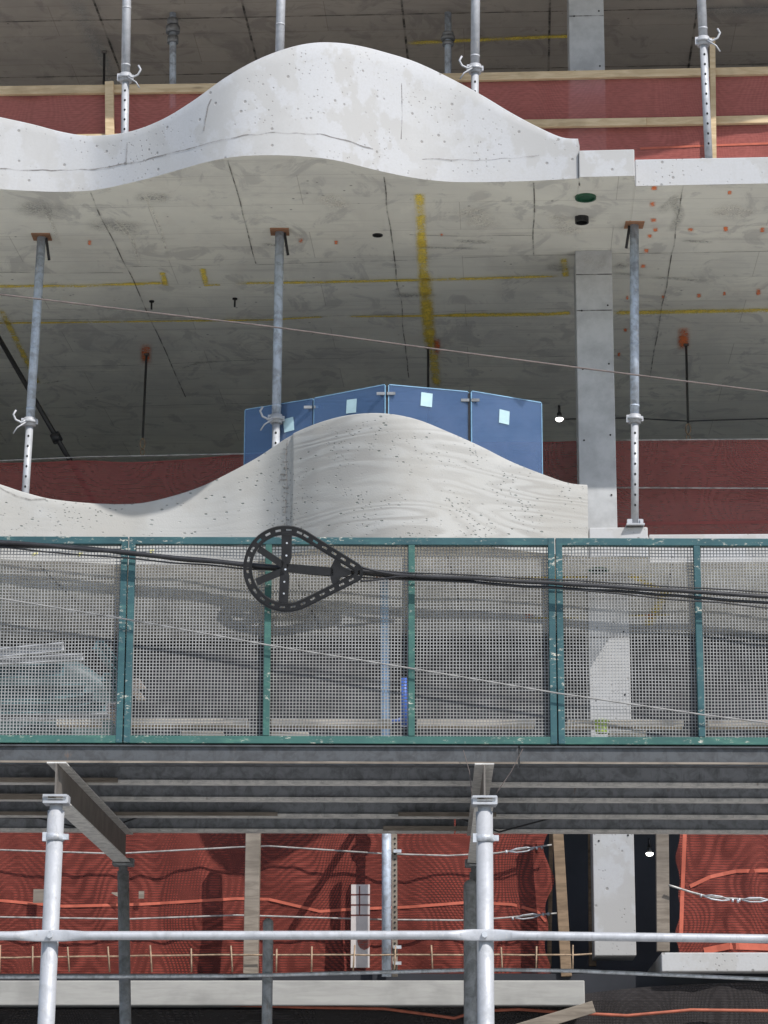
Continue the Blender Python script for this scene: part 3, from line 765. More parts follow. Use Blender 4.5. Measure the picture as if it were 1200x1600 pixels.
# ------------------------------------------------------------------ shoring posts
def shoring_post(px_top, px_bot, v, z_top, z_bot, collar_y, label, lean=True, r=.036, pad=True, strap=True, handle=1, group='adjustable steel shoring posts', base=False, mats=('galv_dull', 'galv_white')):
    pb_ = onV(px_bot[0], px_bot[1], v); pt_ = onV(px_top[0], px_top[1], v)
    d = (pt_ - pb_) / (pt_.z - pb_.z)
    bot = pb_ + d * (z_bot - pb_.z); top = pb_ + d * (z_top - pb_.z)
    t = thing('shoring_post', bot, label, 'shoring post', group)
    zc = onV(lerp(px_top[0], px_bot[0], .8), collar_y, v).z
    P = lambda z: pb_ + d * (z - pb_.z)
    q = MB(); q.cyl(P(zc), top - Vector((0, 0, .012)), r, 16)
    for k in range(2): q.cyl(P(zc + .10 + k * .5), P(zc + .115 + k * .5), r * 1.06, 16)
    q.build('upper_tube', [mats[0]], t)
    q = MB(); q.cyl(P(z_bot + .012), P(zc + .02), r * .84, 16)
    z = zc - .12
    while z > z_bot + .1:
        c = P(z) + Vector((0, -r * .84 - .0015, 0))
        c = c + Vector((0, .001, 0))
        q.add([c + Vector((.0085 * math.cos(a), 0, .011 * math.sin(a))) for a in [k * .7854 for k in range(8)]], [tuple(range(8))], 1)
        z -= .083
    q.build('lower_tube', [mats[1], 'blackhole'], t)
    q = MB(); q.cyl(P(zc - .035), P(zc + .035), r * 1.35, 16); q.cyl(P(zc - .01), P(zc + .012), r * 1.75, 16)
    q.box(P(zc) + Vector((r * 1.5, -.01, 0)), (.012, 0, 0), (0, .012, 0), (0, 0, .02))
    q.box(P(zc) + Vector((-r * 1.5, -.01, 0)), (.012, 0, 0), (0, .012, 0), (0, 0, .03))
    q.build('collar_nut', ['galv_white'], t)
    if handle:
        q = MB(); c = P(zc)
        pts = [c + Vector((handle * (.03 + .05 * k / 3), -.05, .004 - .02 * math.sin(k * .9))) for k in range(4)] + [c + Vector((handle * .105, -.055, .005)), c + Vector((handle * .125, -.055, .05)), c + Vector((handle * .105, -.055, .085))]
        q.tube(pts, .009, 8); q.tube([c + Vector((handle * .02, -.05, -.01)), c + Vector((handle * .09, -.06, -.06)), c + Vector((handle * .12, -.06, -.11))], .006, 8)
        q.build('handle', ['galv_white'], t)
    if pad:
        q = MB(); q.box(top - Vector((0, 0, .006)), (.075, 0, 0), (0, .075, 0), (0, 0, .006)); q.build('head_plate', ['plate'], t)
    if strap:
        q = MB(); s = top + Vector((strap * r * 1.1, -.01, -.02))
        q.beam(s, s + Vector((strap * .03, 0, -.19)), .022, .006, side=(1, 0, 0)); q.build('strap', ['black'], t)
    if base:
        q = MB(); q.box(bot + Vector((0, 0, .006)), (.07, 0, 0), (0, .07, 0), (0, 0, .006))
        q.box(bot + Vector((0, 0, .035)), (.055, 0, 0), (0, .02, 0), (0, 0, .022)); q.box(bot + Vector((-.05, -.02, .03)), (.012, 0, 0), (0, .02, 0), (0, 0, .02)); q.box(bot + Vector((.05, -.02, .03)), (.012, 0, 0), (0, .02, 0), (0, 0, .02))
        q.build('base_plate', ['galv_white'], t)
    return t

def v_of(x, y, z): return uvz(onZ(x, y, z))[1]
shoring_post((65, 370), (40, 765), v_of(65, 369, ZU), ZU, ZLT, 660, 'tilted steel shoring post at far left, its hooked handle above the dark red net', handle=-1, strap=1)
shoring_post((437, 362), (431, 690), v_of(437, 361, ZU), ZU, ZLT, 655, 'steel shoring post behind the wavy lower balcony, beside the blue glass', handle=-1, strap=1)
VR = v_of(991, 350, ZU)
shoring_post((991, 350), (992, 815), VR, ZU, onV(991, 823, VR).z, 655, 'steel shoring post with base plate on the block beside the middle column', handle=0, strap=-1, base=True)
shoring_post((198, 0), (195, 205), .45, ZT, ZUT, 122, 'white steel shoring post behind the trough of the upper balcony', handle=1, strap=0, mats=('galv_white', 'galv_white'))
shoring_post((439, 0), (437, 80), .25, ZT, ZUT, 150, 'steel shoring post just behind the left slope of the upper balcony crest', handle=0, strap=0, mats=('galv_white', 'galv_white'))
shoring_post((743, 0), (742, 145), .3, ZT, ZUT, 108, 'steel shoring post behind the right slope of the upper balcony crest', handle=-1, strap=0, mats=('galv_white', 'galv_white'))
shoring_post((1096, 0), (1107, 240), .16, ZT, ZUT, 65, 'holed steel shoring post with base plate on the upper right slab edge', handle=1, strap=0, base=True, mats=('galv_white', 'galv_white'))
shoring_post((601, 935), (602, 1130), 1.5, ZL, ZK, 1250, 'blue shoring post seen through the wire mesh under the lower slab', handle=0, strap=0, mats=('blue_steel', 'blue_steel'))

# ------------------------------------------------------------------ timber guard rails, upper storey
def board(b, x0, y0, x1, y1, hpx, v, th=.04, mat=0):
    a = onV(x0, y0, v); c = onV(x1, y1, v)
    b.beam(a, c, th, hpx / 224., side=VD, mat=mat)
VG = 1.15
t = thing('guard_rail', onV(163, 210, VG), 'pale timber guard rail at upper left behind the balcony trough', 'guard rail', 'timber guard rails')
b = MB(); board(b, -300, 146, 345, 138, 17, VG - .03); b.build('top_rail', ['wood'], t, bevel=.003)
b = MB(); board(b, -300, 222, 345, 214, 15, VG - .03); b.build('mid_rail', ['wood'], t, bevel=.003)
b = MB(); board(b, 171, 128, 172, 250, 16, VG - .075); b.build('post', ['wood'], t, bevel=.003)
t = thing('guard_rail', onV(1115, 245, VG), 'pale timber guard rail at upper right above the pink net', 'guard rail', 'timber guard rails')
b = MB(); board(b, 640, 123, 1500, 105, 15, VG - .03); b.build('top_rail', ['wood'], t, bevel=.003)
b = MB(); board(b, 760, 195, 1010, 191, 15, VG - .05); board(b, 1010, 191, 1500, 181, 15, VG - .03); b.build('mid_rail', ['wood'], t, bevel=.003)
b = MB(); board(b, 1113, 60, 1115, 250, 10, VG - .09); b.build('post', ['wood'], t, bevel=.003)

# ------------------------------------------------------------------ nets
def net(top, bot, v, mat, label, name='debris_net', nx=120, nz=24, amp=.03, seed=0, strips=(), sag=.0, edge_amp=0, group='red debris nets'):
    x0, x1 = top[0][0], top[-1][0]; vs = []; b = MB()
    def pt(i, k):
        x = lerp(x0, x1, i / nx); s = k / nz
        y = lerp(interp(top, x), interp(bot, x), s)
        if edge_amp and i > nx - 3: x += edge_amp * mnoise.noise(Vector((y * .02, seed, 1)))
        if edge_amp and i < 3: x += edge_amp * mnoise.noise(Vector((y * .025, seed, 5)))
        dv = amp * (mnoise.noise(Vector((x * .012, y * .006, seed))) + .5 * mnoise.noise(Vector((x * .035, y * .012, seed + 4))))
        return onV(x, y, v + dv)
    for i in range(nx + 1):
        for k in range(nz + 1): vs.append(pt(i, k))
    m = nz + 1
    b.add(vs, [(i * m + k, i * m + k + 1, (i + 1) * m + k + 1, (i + 1) * m + k) for i in range(nx) for k in range(nz)], 0, True)
    for line, w in strips:
        p = []
        for (xa, ya), (xc, yc) in zip(line[:-1], line[1:]):
            kk = max(2, int(abs(xc - xa) / 15))
            for j in range(kk): p.append((lerp(xa, xc, j / kk), lerp(ya, yc, j / kk)))
        p.append(line[-1])
        pp = []
        for x, y in p:
            dv = amp * (mnoise.noise(Vector((x * .012, y * .006, seed))) + .5 * mnoise.noise(Vector((x * .035, y * .012, seed + 4))))
            pp.append(onV(x, y, v + dv - .006))
        for a, c in zip(pp[:-1], pp[1:]):
            t_ = (c - a).normalized(); up = VD.cross(t_).normalized()
            b.add([a - up * w / 2, c - up * w / 2, c + up * w / 2, a + up * w / 2], [(0, 1, 2, 3)], 1)
    o = b.build(name, [mat, 'strip_shade' if mat == 'net_shade' else 'strip'], None)
    return tag(o, label, 'net', group)
net([(-300, 148), (345, 140)], [(-300, 250), (345, 250)], VG, 'net_pink', 'dull pink net hung below the timber rail at upper left')
net([(640, 125), (1500, 107)], [(640, 260), (1500, 252)], VG, 'net_pink', 'pink net hung below the timber rail at upper right, lit along its foot', amp=.02, seed=2, strips=[([(1000, 232), (1090, 228), (1200, 224), (1400, 222)], .018)])
VN = 1.95
net([(-300, 726), (0, 723), (60, 722), (130, 719), (200, 722), (290, 718), (390, 708), (640, 690)], [(-300, 840), (640, 830)], VN, 'net_shade', 'dark red net sagging from a rope behind the left trough of the lower balcony', amp=.05, seed=3, strips=[([(-100, 724), (60, 724), (130, 721), (200, 724), (290, 719), (390, 709)], .012)])
net([(640, 690), (900, 690), (1000, 688), (1500, 684)], [(640, 850), (1500, 850)], VN, 'net_shade', 'dark red net in shade behind the middle column and right post', amp=.03, seed=5, strips=[([(700, 696), (850, 692), (900, 690)], .012), ([(960, 819), (1200, 815), (1500, 812)], .022)])
# big sunlit nets of the lowest storey
VB = 1.76
net([(-300, 1245), (857, 1245)], [(-300, 1526), (300, 1526), (857, 1530)], VB, 'net', 'large sunlit red net across the lowest storey left of the column', nx=200, nz=40, amp=.05, seed=8, edge_amp=16,
    strips=[([(-200, 1405), (0, 1407), (100, 1416), (220, 1413), (370, 1404), (420, 1405), (500, 1424), (560, 1420), (640, 1417), (730, 1410), (800, 1413), (840, 1424)], .022), ([(840, 1424), (853, 1440)], .02)])
net([(1060, 1245), (1500, 1245)], [(1060, 1492), (1500, 1487)], VB - .2, 'net', 'bunched bright red net hanging above the low slab edge at lower right', nx=90, nz=40, amp=.09, seed=11, edge_amp=22,
    strips=[([(1078, 1385), (1110, 1370), (1150, 1361), (1200, 1360), (1300, 1356)], .028), ([(1100, 1486), (1140, 1478), (1200, 1480), (1300, 1484)], .05), ([(1064, 1470), (1066, 1400), (1069, 1330), (1070, 1300)], .03)])
net([(-300, 1574), (700, 1574), (1040, 1540), (1500, 1530)], [(-300, 1720), (1500, 1720)], 1.32, 'net_deep_shade', 'dark netting hanging below the pale kerb beam', amp=.05, seed=14, group='dark netting')
# orange rope seen in the dark below
b = MB(); pts = [(330, 1569), (480, 1574), (600, 1576), (660, 1584), (710, 1591), (745, 1580), (810, 1577), (880, 1582), (980, 1587), (1080, 1578), (1250, 1580)]
b.tube([onV(x, y, 1.24) for x, y in pts], .012, 6)
tag(b.build('orange_rope', ['orange_rope']), 'orange rope sagging across the dark netting under the kerb beam', 'rope')

# ------------------------------------------------------------------ ropes and cables of the building
def cable(pix, r, mat, label, cat, place, name='cable', n=8, group=None, wob=0):
    pts = []
    if name.startswith('overhead') and pix[-1][0] > 1200:      # the lines run on well past the picture
        (a0, b0), (a1, b1), (a2, b2), (a3, b3) = pix[0], pix[1], pix[-2], pix[-1]
        pix = [(a0 - 1500, b0 + (b0 - b1) / (a1 - a0) * 1500)] + list(pix) + [(a3 + 1500, b3 + (b3 - b2) / (a3 - a2) * 1500)]
    for (xa, ya), (xc, yc) in zip(pix[:-1], pix[1:]):
        for k in range(6):
            x, y = lerp(xa, xc, k / 6), lerp(ya, yc, k / 6)
            pts.append(place(x, y + wob * mnoise.noise(Vector((x * .013, r * 300, 1)))))
    pts.append(place(*pix[-1]))
    b = MB(); b.tube(pts, r, n); return tag(b.build(name, [mat]), label, cat, group)
pv = lambda v: (lambda x, y: onV(x, y, v))
py_ = lambda Y: (lambda x, y: onY(x, y, Y))
cable([(-300, 720), (0, 720), (130, 714), (390, 709), (640, 688)], .006, 'wire', 'taut pale rope above the left dark red net', 'rope', pv(VN - .05), 'net_rope')
cable([(960, 688), (1200, 686), (1500, 684)], .006, 'wire', 'taut rope along the top of the right dark red net', 'rope', pv(VN - .05), 'net_rope')
cable([(960, 762), (1200, 763), (1500, 763)], .006, 'wire', 'pale rope across the middle of the right dark red net', 'rope', pv(VN - .05), 'net_rope')
cable([(880, 655), (980, 653), (1075, 658), (1200, 654), (1400, 652)], .006, 'black', 'black lamp flex running behind the middle column', 'cable', pv(2.9), 'power_cable')
cable([(-200, 1327), (0, 1328), (180, 1334), (385, 1323), (420, 1322), (600, 1334), (700, 1337), (776, 1333), (862, 1320)], .007, 'wire', 'upper wire rope in front of the large red net', 'wire rope', pv(VB - .12), 'wire_rope')
cable([(-200, 1432), (0, 1433), (200, 1436), (370, 1430), (600, 1437), (720, 1438), (776, 1435), (870, 1427)], .007, 'wire', 'second wire rope in front of the large red net, near its orange band', 'wire rope', pv(VB - .12), 'wire_rope')
cable([(1045, 1383), (1080, 1394), (1110, 1402), (1160, 1405), (1300, 1408)], .008, 'wire', 'wire rope with clips tied to the timber at lower right', 'wire rope', pv(1.2), 'wire_rope')
def turnbuckle(x, y, ang, v, label):
    b = MB(); c = onV(x, y, v); d = UD * math.cos(ang) + Vector((0, 0, 1)) * math.sin(ang)
    b.tube([c - d * .10, c - d * .04 + Vector((0, 0, .015)), c + d * .04 + Vector((0, 0, .015)), c + d * .10], .006, 6)
    b.tube([c - d * .10, c - d * .04 - Vector((0, 0, .015)), c + d * .04 - Vector((0, 0, .015)), c + d * .10], .006, 6)
    for s in (-.12, .12, .16): b.cyl(c + d * (s - .008), c + d * (s + .008), .014, 8)
    tag(b.build('rope_clip', ['galv']), label, 'clip', 'rope clips')
turnbuckle(815, 1328, .12, VB - .14, 'metal turnbuckle on the upper wire rope near the red net end')
turnbuckle(825, 1432, .12, VB - .14, 'metal turnbuckle on the second wire rope near the red net end')
turnbuckle(1120, 1403, -.15, 1.18, 'metal clip on the wire rope at lower right')
turnbuckle(1180, 1406, 0, 1.18, 'pair of clips on the wire rope at the right picture edge')

# ------------------------------------------------------------------ straps, hanging pipes, lamps, brace
def anchor_strap(x, y0, x1, y1, z, label, hook=True):
    a = onZ(x, y0, z); v = uvz(a)[1]; e = onV(x1, y1, v)
    t = thing('anchor_strap', a, label, 'strap', 'safety straps hanging from the soffit')
    b = MB(); b.beam(a, e, .022, .005, side=UD); b.build('webbing', ['black'], t)
    b = MB(); b.cyl(a, a - Vector((0, 0, .02)), .025, 10); b.build('anchor', ['brown_steel'], t)
    if hook:
        b = MB(); c = e
        ring = [c + UD * (.022 * math.sin(k * .628)) + Vector((0, 0, -.05 + .05 * math.cos(k * .628))) for k in range(11)]
        b.tube(ring, .006, 6); b.tube([c + Vector((0, 0, -.10)) + UD * (.018 * math.sin(k * .628)) + Vector((0, 0, -.03 + .03 * math.cos(k * .628))) for k in range(11)], .005, 6)
        b.build('carabiner', ['rebar'], t)
anchor_strap(229, 552, 223, 685, ZU, 'black strap with carabiner hanging from the orange mark at left')
anchor_strap(669, 542, 669, 690, ZU, 'black strap hanging by the long yellow stripe above the blue glass', False)
anchor_strap(1072, 537, 1075, 662, ZU, 'black strap with carabiner hanging from the orange mark at right')
anchor_strap(163, 80, 162, 160, ZT, 'short black strap hanging above the upper left timber rail', False)
def hung_pipe(x0, y0, x1, y1, v, label):
    a, c = onV(x0, y0, v), onV(x1, y1, v)
    t = thing('drain_pipe', a, label, 'pipe', 'drain stubs hanging in the upper storey')
    b = MB(); b.cyl(a, c, .03, 12); b.build('pipe', ['galv_dull'], t)
    b = MB()
    for f, r in ((.30, .05), (.36, .062), (.44, .05)): b.cyl(a.lerp(c, f), a.lerp(c, f + .05), r, 12)
    b.build('coupling', ['steel_dark'], t)
hung_pipe(270, -30, 270, 170, 2.3, 'grey drain pipe with coupling hanging in the upper storey at left')
hung_pipe(700, 20, 700, 125, 2.3, 'short dark drain pipe with coupling behind the upper balcony crest')
def work_lamp(x, y, v, r, label):
    c = onV(x, y, v); t = thing('work_lamp', c, label, 'lamp', 'work lamps')
    b = MB(); n = 14; vs = []; fs = []
    for i in range(7):
        a = i / 6 * math.pi / 2
        for k in range(n):
            p = 6.2832 * k / n; vs.append(c + Vector((r * math.cos(a) * math.cos(p), r * math.cos(a) * math.sin(p), -r * .8 * math.sin(a))))
    fs = [(i * n + k, i * n + (k + 1) % n, (i + 1) * n + (k + 1) % n, (i + 1) * n + k) for i in range(6) for k in range(n)]
    b.add(vs, fs, 0, True); b.build('bulb', ['lamp'], t)
    b = MB(); b.cyl(c + Vector((0, 0, .001)), c + Vector((0, 0, .05)), r * .6, 12); b.cyl(c + Vector((0, 0, .05)), c + Vector((0, 0, .12)), .012, 8); b.build('socket', ['black_plastic'], t)
work_lamp(874, 654, 2.9, .035, 'lit white bulb between the blue glass and middle column')
work_lamp(1015, 1333, 2.5, .032, 'lit white bulb right of the lowest column')
b = MB(); b.tube([onV(-40, 462, 3.0), onV(150, 790, 3.0)], .022, 10); b.cyl(onV(85, 678, 3.0), onV(91, 690, 3.0), .045, 10)
tag(b.build('diagonal_brace', ['black']), 'dark diagonal brace in the shade behind the left shoring post', 'brace')

# ------------------------------------------------------------------ blue glass screen
ZG = onZ(602, 602, 0).z if False else onV(602, 602, uvz(onZ(620, 841, ZL))[1] + .28).z
panels = [((384, 641), (489, 624), 452, 664), ((492, 623), (601, 602), 550, 635), ((608, 602), (731, 613), 666, 625), ((737, 612), (845, 630), 787, 652)]
lab = ['leftmost blue glass panel, behind the shoring post', 'blue glass panel second from the left, rising to the crest', 'blue glass panel at the crest, sticker near its top middle', 'rightmost blue glass panel sloping down towards the lit bulb']
for i, (a, c, sx, sy) in enumerate(panels):
    p, q = onZ(a[0], a[1], ZG), onZ(c[0], c[1], ZG)
    d = (q - p).normalized(); nrm = Vector((d.y, -d.x, 0))
    if nrm.y > 0: nrm = -nrm
    z0 = ZLT + .06
    t = thing('glass_panel', Vector(((p.x + q.x) / 2, (p.y + q.y) / 2, z0)), lab[i], 'glass panel', 'blue glass guard panels')
    b = MB(); mid = (p + q) / 2; mid.z = (z0 + ZG) / 2
    b.box(mid, d * (q - p).length / 2, nrm * .006, Vector((0, 0, (ZG - z0) / 2)))
    b.build('pane', ['glass'], t)
    b = MB(); e = Vector((0, 0, ZG + .004)); b.beam(Vector((p.x, p.y, ZG + .0045)), Vector((q.x, q.y, ZG + .0045)), .012, .007)
    for w in (p, q): b.box(Vector((w.x, w.y, (z0 + ZG) / 2)) + d * (.005 if w is q else -.005), d * .003, nrm * .0055, Vector((0, 0, (ZG - z0) / 2)))
    b.build('pane_edge', ['glass_edge'], t)
    # sticker, on the pane
    dd = ray(sx, sy); c0 = Vector((0, 0, ZC)); s = (p - c0).dot(nrm) / dd.dot(nrm); P = c0 + dd * s + nrm * .009
    tilt = -.06 if i else .1
    hx = d * math.cos(tilt) + Vector((0, 0, 1)) * math.sin(tilt); hz = -d * math.sin(tilt) + Vector((0, 0, 1)) * math.cos(tilt)
    b = MB(); b.box(P, hx * .046, nrm * .001, hz * .055); b.build('sticker', ['sticker'], t)
    if i < 3:
        nx_ = onZ(panels[i + 1][0][0], panels[i + 1][0][1], ZG)
        b = MB(); m = (q + nx_) / 2; m.z = (z0 + ZG) / 2 - .01
        b.box(m + VD * .004, UD * max(.006, (nx_ - q).length / 2 - .004), VD * .006, Vector((0, 0, (ZG - z0) / 2)), 0)
        b.build('gap_seal', ['black'], t)
        b = MB(); m = (q + nx_) / 2; m.z = ZG - .07
        for s in (-1, 1):
            b.box(m + nrm * .012 + UD * s * .04, UD * .032, VD * .008, Vector((0, 0, .011)))
        b.build('clip', ['steel_dark'], t)

# ------------------------------------------------------------------ sidewalk shed
YS = 14.3
YR = 17.45
def zS(y, Y=YS): return onY(600, y, Y).z
ZDECK = zS(1164)
shed = thing('shed_deck', Vector((0, 16, ZDECK)), 'dark steel deck of the sidewalk shed carried on long joists', 'shed deck')
ZJ = zS(1195)
XL, XR = -4.5, 4.5
b = MB(); b.box((0, (YS + YR) / 2 + .08, ZDECK + .012), (4.5, 0, 0), (0, (YR - YS) / 2 + .015, 0), (0, 0, .012))
b.build('decking', ['steel_dark'], shed)
b = MB(); b.box((0, (YS + YR) / 2 + .08, ZDECK + .034), (4.5, 0, 0), (0, (YR - YS) / 2 + .012, 0), (0, 0, .009))
b.build('plywood_cover', ['deck_ply'], shed)
JH = ZDECK - ZJ
rs = random.Random(5)
for k in range(5):
    Y = YS + .02 + k * (YR - YS - .04) / 4
    cuts = [XL, [-.0, .62, .58, .66, .5][k], XR] if k else [XL, .78, XR]
    for x0, x1 in zip(cuts[:-1], cuts[1:]):
        dz = rs.uniform(-.006, .006); dy = rs.uniform(0, .012)
        b = MB()
        b.box(((x0 + x1) / 2, Y + dy, (ZDECK + ZJ) / 2 + dz), ((x1 - x0) / 2 - .006, 0, 0), (0, .004, 0), (0, 0, JH / 2 - .004), 0)
        b.box(((x0 + x1) / 2, Y + .03 + dy, ZJ + .003 + dz), ((x1 - x0) / 2 - .006, 0, 0), (0, .05, 0), (0, 0, .004), 1 if k else 0)
        b.box(((x0 + x1) / 2, Y - .022 + dy, ZJ + .012 + dz), ((x1 - x0) / 2 - .006, 0, 0), (0, .003, 0), (0, 0, .006), 1 if k else 2)
        b.box(((x0 + x1) / 2, Y + dy + .02, ZDECK - .006), ((x1 - x0) / 2 - .006, 0, 0), (0, .04, 0), (0, 0, .004), 0)
        b.build('joist', ['steel_dark' if k else 'fascia', 'steel_light', 'wood_grey'], shed)
# flitches lying on the joist flanges
for (xa, xb, k, h) in ((-2.6, -1.6, 1, .012), (-3.0, -1.9, 2, .016), (.1, .75, 3, .012), (-2.8, -.7, 3, .010), (0, .7, 4, .014)):
    Y = YS + .02 + k * (YR - YS - .04) / 4 - .055
    b = MB(); b.box(((xa + xb) / 2, Y, ZJ + h), ((xb - xa) / 2, 0, 0), (0, .02, 0), (0, 0, h)); b.build('edge_strip', ['wood_grey'], shed)

def cross_beam(xf, xr, label):
    pf = onY(xf, 1195, YS - .12); pr = onY(xr, 1300, YR + .1)
    pf.z = ZJ - .006; pr.z = ZJ - .006
    h = .215; d = (pr - pf).normalized(); sd = Vector((d.y, -d.x, 0))
    t = thing('cross_beam', pf, label, 'steel beam', 'cross beams under the shed deck')
    up = Vector((0, 0, 1)); mid = (pf + pr) / 2; L = (pr - pf) / 2
    b = MB(); b.box(mid - up * h / 2, L, sd * .005, up * (h / 2 - .008)); b.build('web', ['brown_steel'], t)
    b = MB(); b.box(mid - up * .004, L, sd * .055, up * .004); b.build('top_flange', ['steel_light'], t)
    b = MB(); b.box(mid - up * (h - .004), L, sd * .055, up * .004); b.build('bottom_flange', ['steel_light'], t)
    return pf, pr, h
lf, lr, H = cross_beam(88, 196, 'brown steel cross beam running back from the left scaffold post')
rf, rr, H = cross_beam(757, 742, 'brown steel cross beam seen end on above the right scaffold post')

def scaffold_post(top, x_bot, y_bot, Y, label, r=.048, mat='galv_white', front=True):
    e = onY(x_bot, y_bot, Y); zt = top.z - H - .006
    base = Vector((e.x, Y, .14)) ; tp = Vector((top.x, Y, zt - .05))
    dx = (tp.x - e.x) / (tp.z - e.z); base.x = e.x + dx * (.14 - e.z)
    t = thing('scaffold_post', base, label, 'scaffold post', 'tube posts carrying the shed')
    P = lambda z: Vector((base.x + dx * (z - .14), Y, z))
    b = MB(); b.cyl(P(.16), tp, r, 20); b.build('tube', [mat], t)
    b = MB(); b.box(P(.15), (.09, 0, 0), (0, .09, 0), (0, 0, .01)); b.build('base_plate', [mat], t)
    b = MB(); c = Vector((top.x, Y, zt))
    b.box(c - Vector((0, 0, .008)), (.068, 0, 0), (0, .07, 0), (0, 0, .007)); b.cyl(c - Vector((0, 0, .15)), c - Vector((0, 0, .016)), r * .78, 14)
    for s in (-1, 1):
        b.box(c + Vector((s * .068, 0, .012)), (.005, 0, 0), (0, .05, 0), (0, 0, .022))
        b.box(c + Vector((s * .055, -.052, .012)), (.012, 0, 0), (0, .008, 0), (0, 0, .012))
    b.box(c + Vector((0, -.075, .028)), (.068, 0, 0), (0, .006, 0), (0, 0, .006)); 
    b.build('fork_head', ['galv_white' if front else 'steel_dark'], t)
    if front:
        b = MB(); z = zt - .20
        b.cyl(P(z - .02), P(z + .02), r * 1.15, 20); b.box(P(z) + Vector((.06, -.01, 0)), (.02, 0, 0), (0, .015, 0), (0, 0, .016)); b.box(P(z) + Vector((-.055, -.01, 0)), (.012, 0, 0), (0, .02, 0), (0, 0, .025))
        b.build('clamp', ['galv'], t)
    return P
PLf = scaffold_post(lf, 72, 1600, YS - .06, 'thick pale scaffold post at lower left')
PRf = scaffold_post(rf, 759, 1590, YS - .06, 'thick pale scaffold post at lower centre right')
scaffold_post(lr, 196, 1600, YR + .02, 'thin shaded rear scaffold post behind the left red net beam', r=.040, mat='steel_dark', front=False)
scaffold_post(rr, 741, 1600, YR + .02, 'dark rear scaffold post hidden behind the pale centre right post', r=.042, mat='steel_dark', front=False)

# tube rails across the front
def rail_tube(x0, y0, x1, y1, Y, r, label, flat_at=()):
    a, c = onY(x0, y0, Y), onY(x1, y1, Y); b = MB()
    # squashed ends: pinch the profile around each bolt
    n = 240; pts = []; L = (c - a).length; vs = []; m = 14
    for i in range(n + 1):
        p = a.lerp(c, i / n); px = lerp(x0, x1, i / n)
        k = 0
        for fx, hw in flat_at: k = max(k, min(1, max(0, 1.35 - abs(px - fx) / hw * 1.0)))
        k = k * k * (3 - 2 * k) if k < 1 else 1
        for j in range(m):
            t = 2 * math.pi * j / m
            vs.append(p + Vector((0, math.cos(t) * r * (1 - .8 * k), math.sin(t) * r * (1 + .32 * k))))
    b.add(vs, [(i * m + j, (i + 1) * m + j, (i + 1) * m + (j + 1) % m, i * m + (j + 1) % m) for i in range(n) for j in range(m)], 0, True)
    return b, a, c
t_rails = [(-300, 1463, 78, 1462, 'pale tube rail running left from the left scaffold post', [(78, 45)]),
           (78, 1462, 757, 1461, 'pale tube rail bolted between the two scaffold posts', [(78, 45), (757, 45)]),
           (757, 1461, 1500, 1471, 'pale tube rail running right from the centre right post', [(757, 45)])]
for i, (x0, y0, x1, y1, lb, fl) in enumerate(t_rails):
    Y = YS - .06 - .048 - .012 - (.008 if i == 1 else 0)
    b, a, c = rail_tube(x0, y0, x1, y1, Y, .025, lb, fl)
    t = thing('tube_rail', a, lb, 'rail', 'flattened tube rails on the scaffold posts')
    b.build('tube', ['galv_white'], t)
    if i:
        q = MB(); q.cyl(a + Vector((0, -.03, 0)), a + Vector((0, .03, 0)), .017, 6); q.build('bolt', ['galv'], t)
b = MB(); b.tube([onY(-300, 1530, YR - .2), onY(0, 1527, YR - .2), onY(360, 1525, YR - .2), onY(722, 1516, YR - .2), onY(770, 1515, YR - .2), onY(900, 1517, YR - .2), onY(1200, 1530, YR - .2), onY(1500, 1545, YR - .2)], .013, 10)
tag(b.build('tube_rail', ['galv']), 'thin lower pipe rail passing behind both scaffold posts', 'rail')

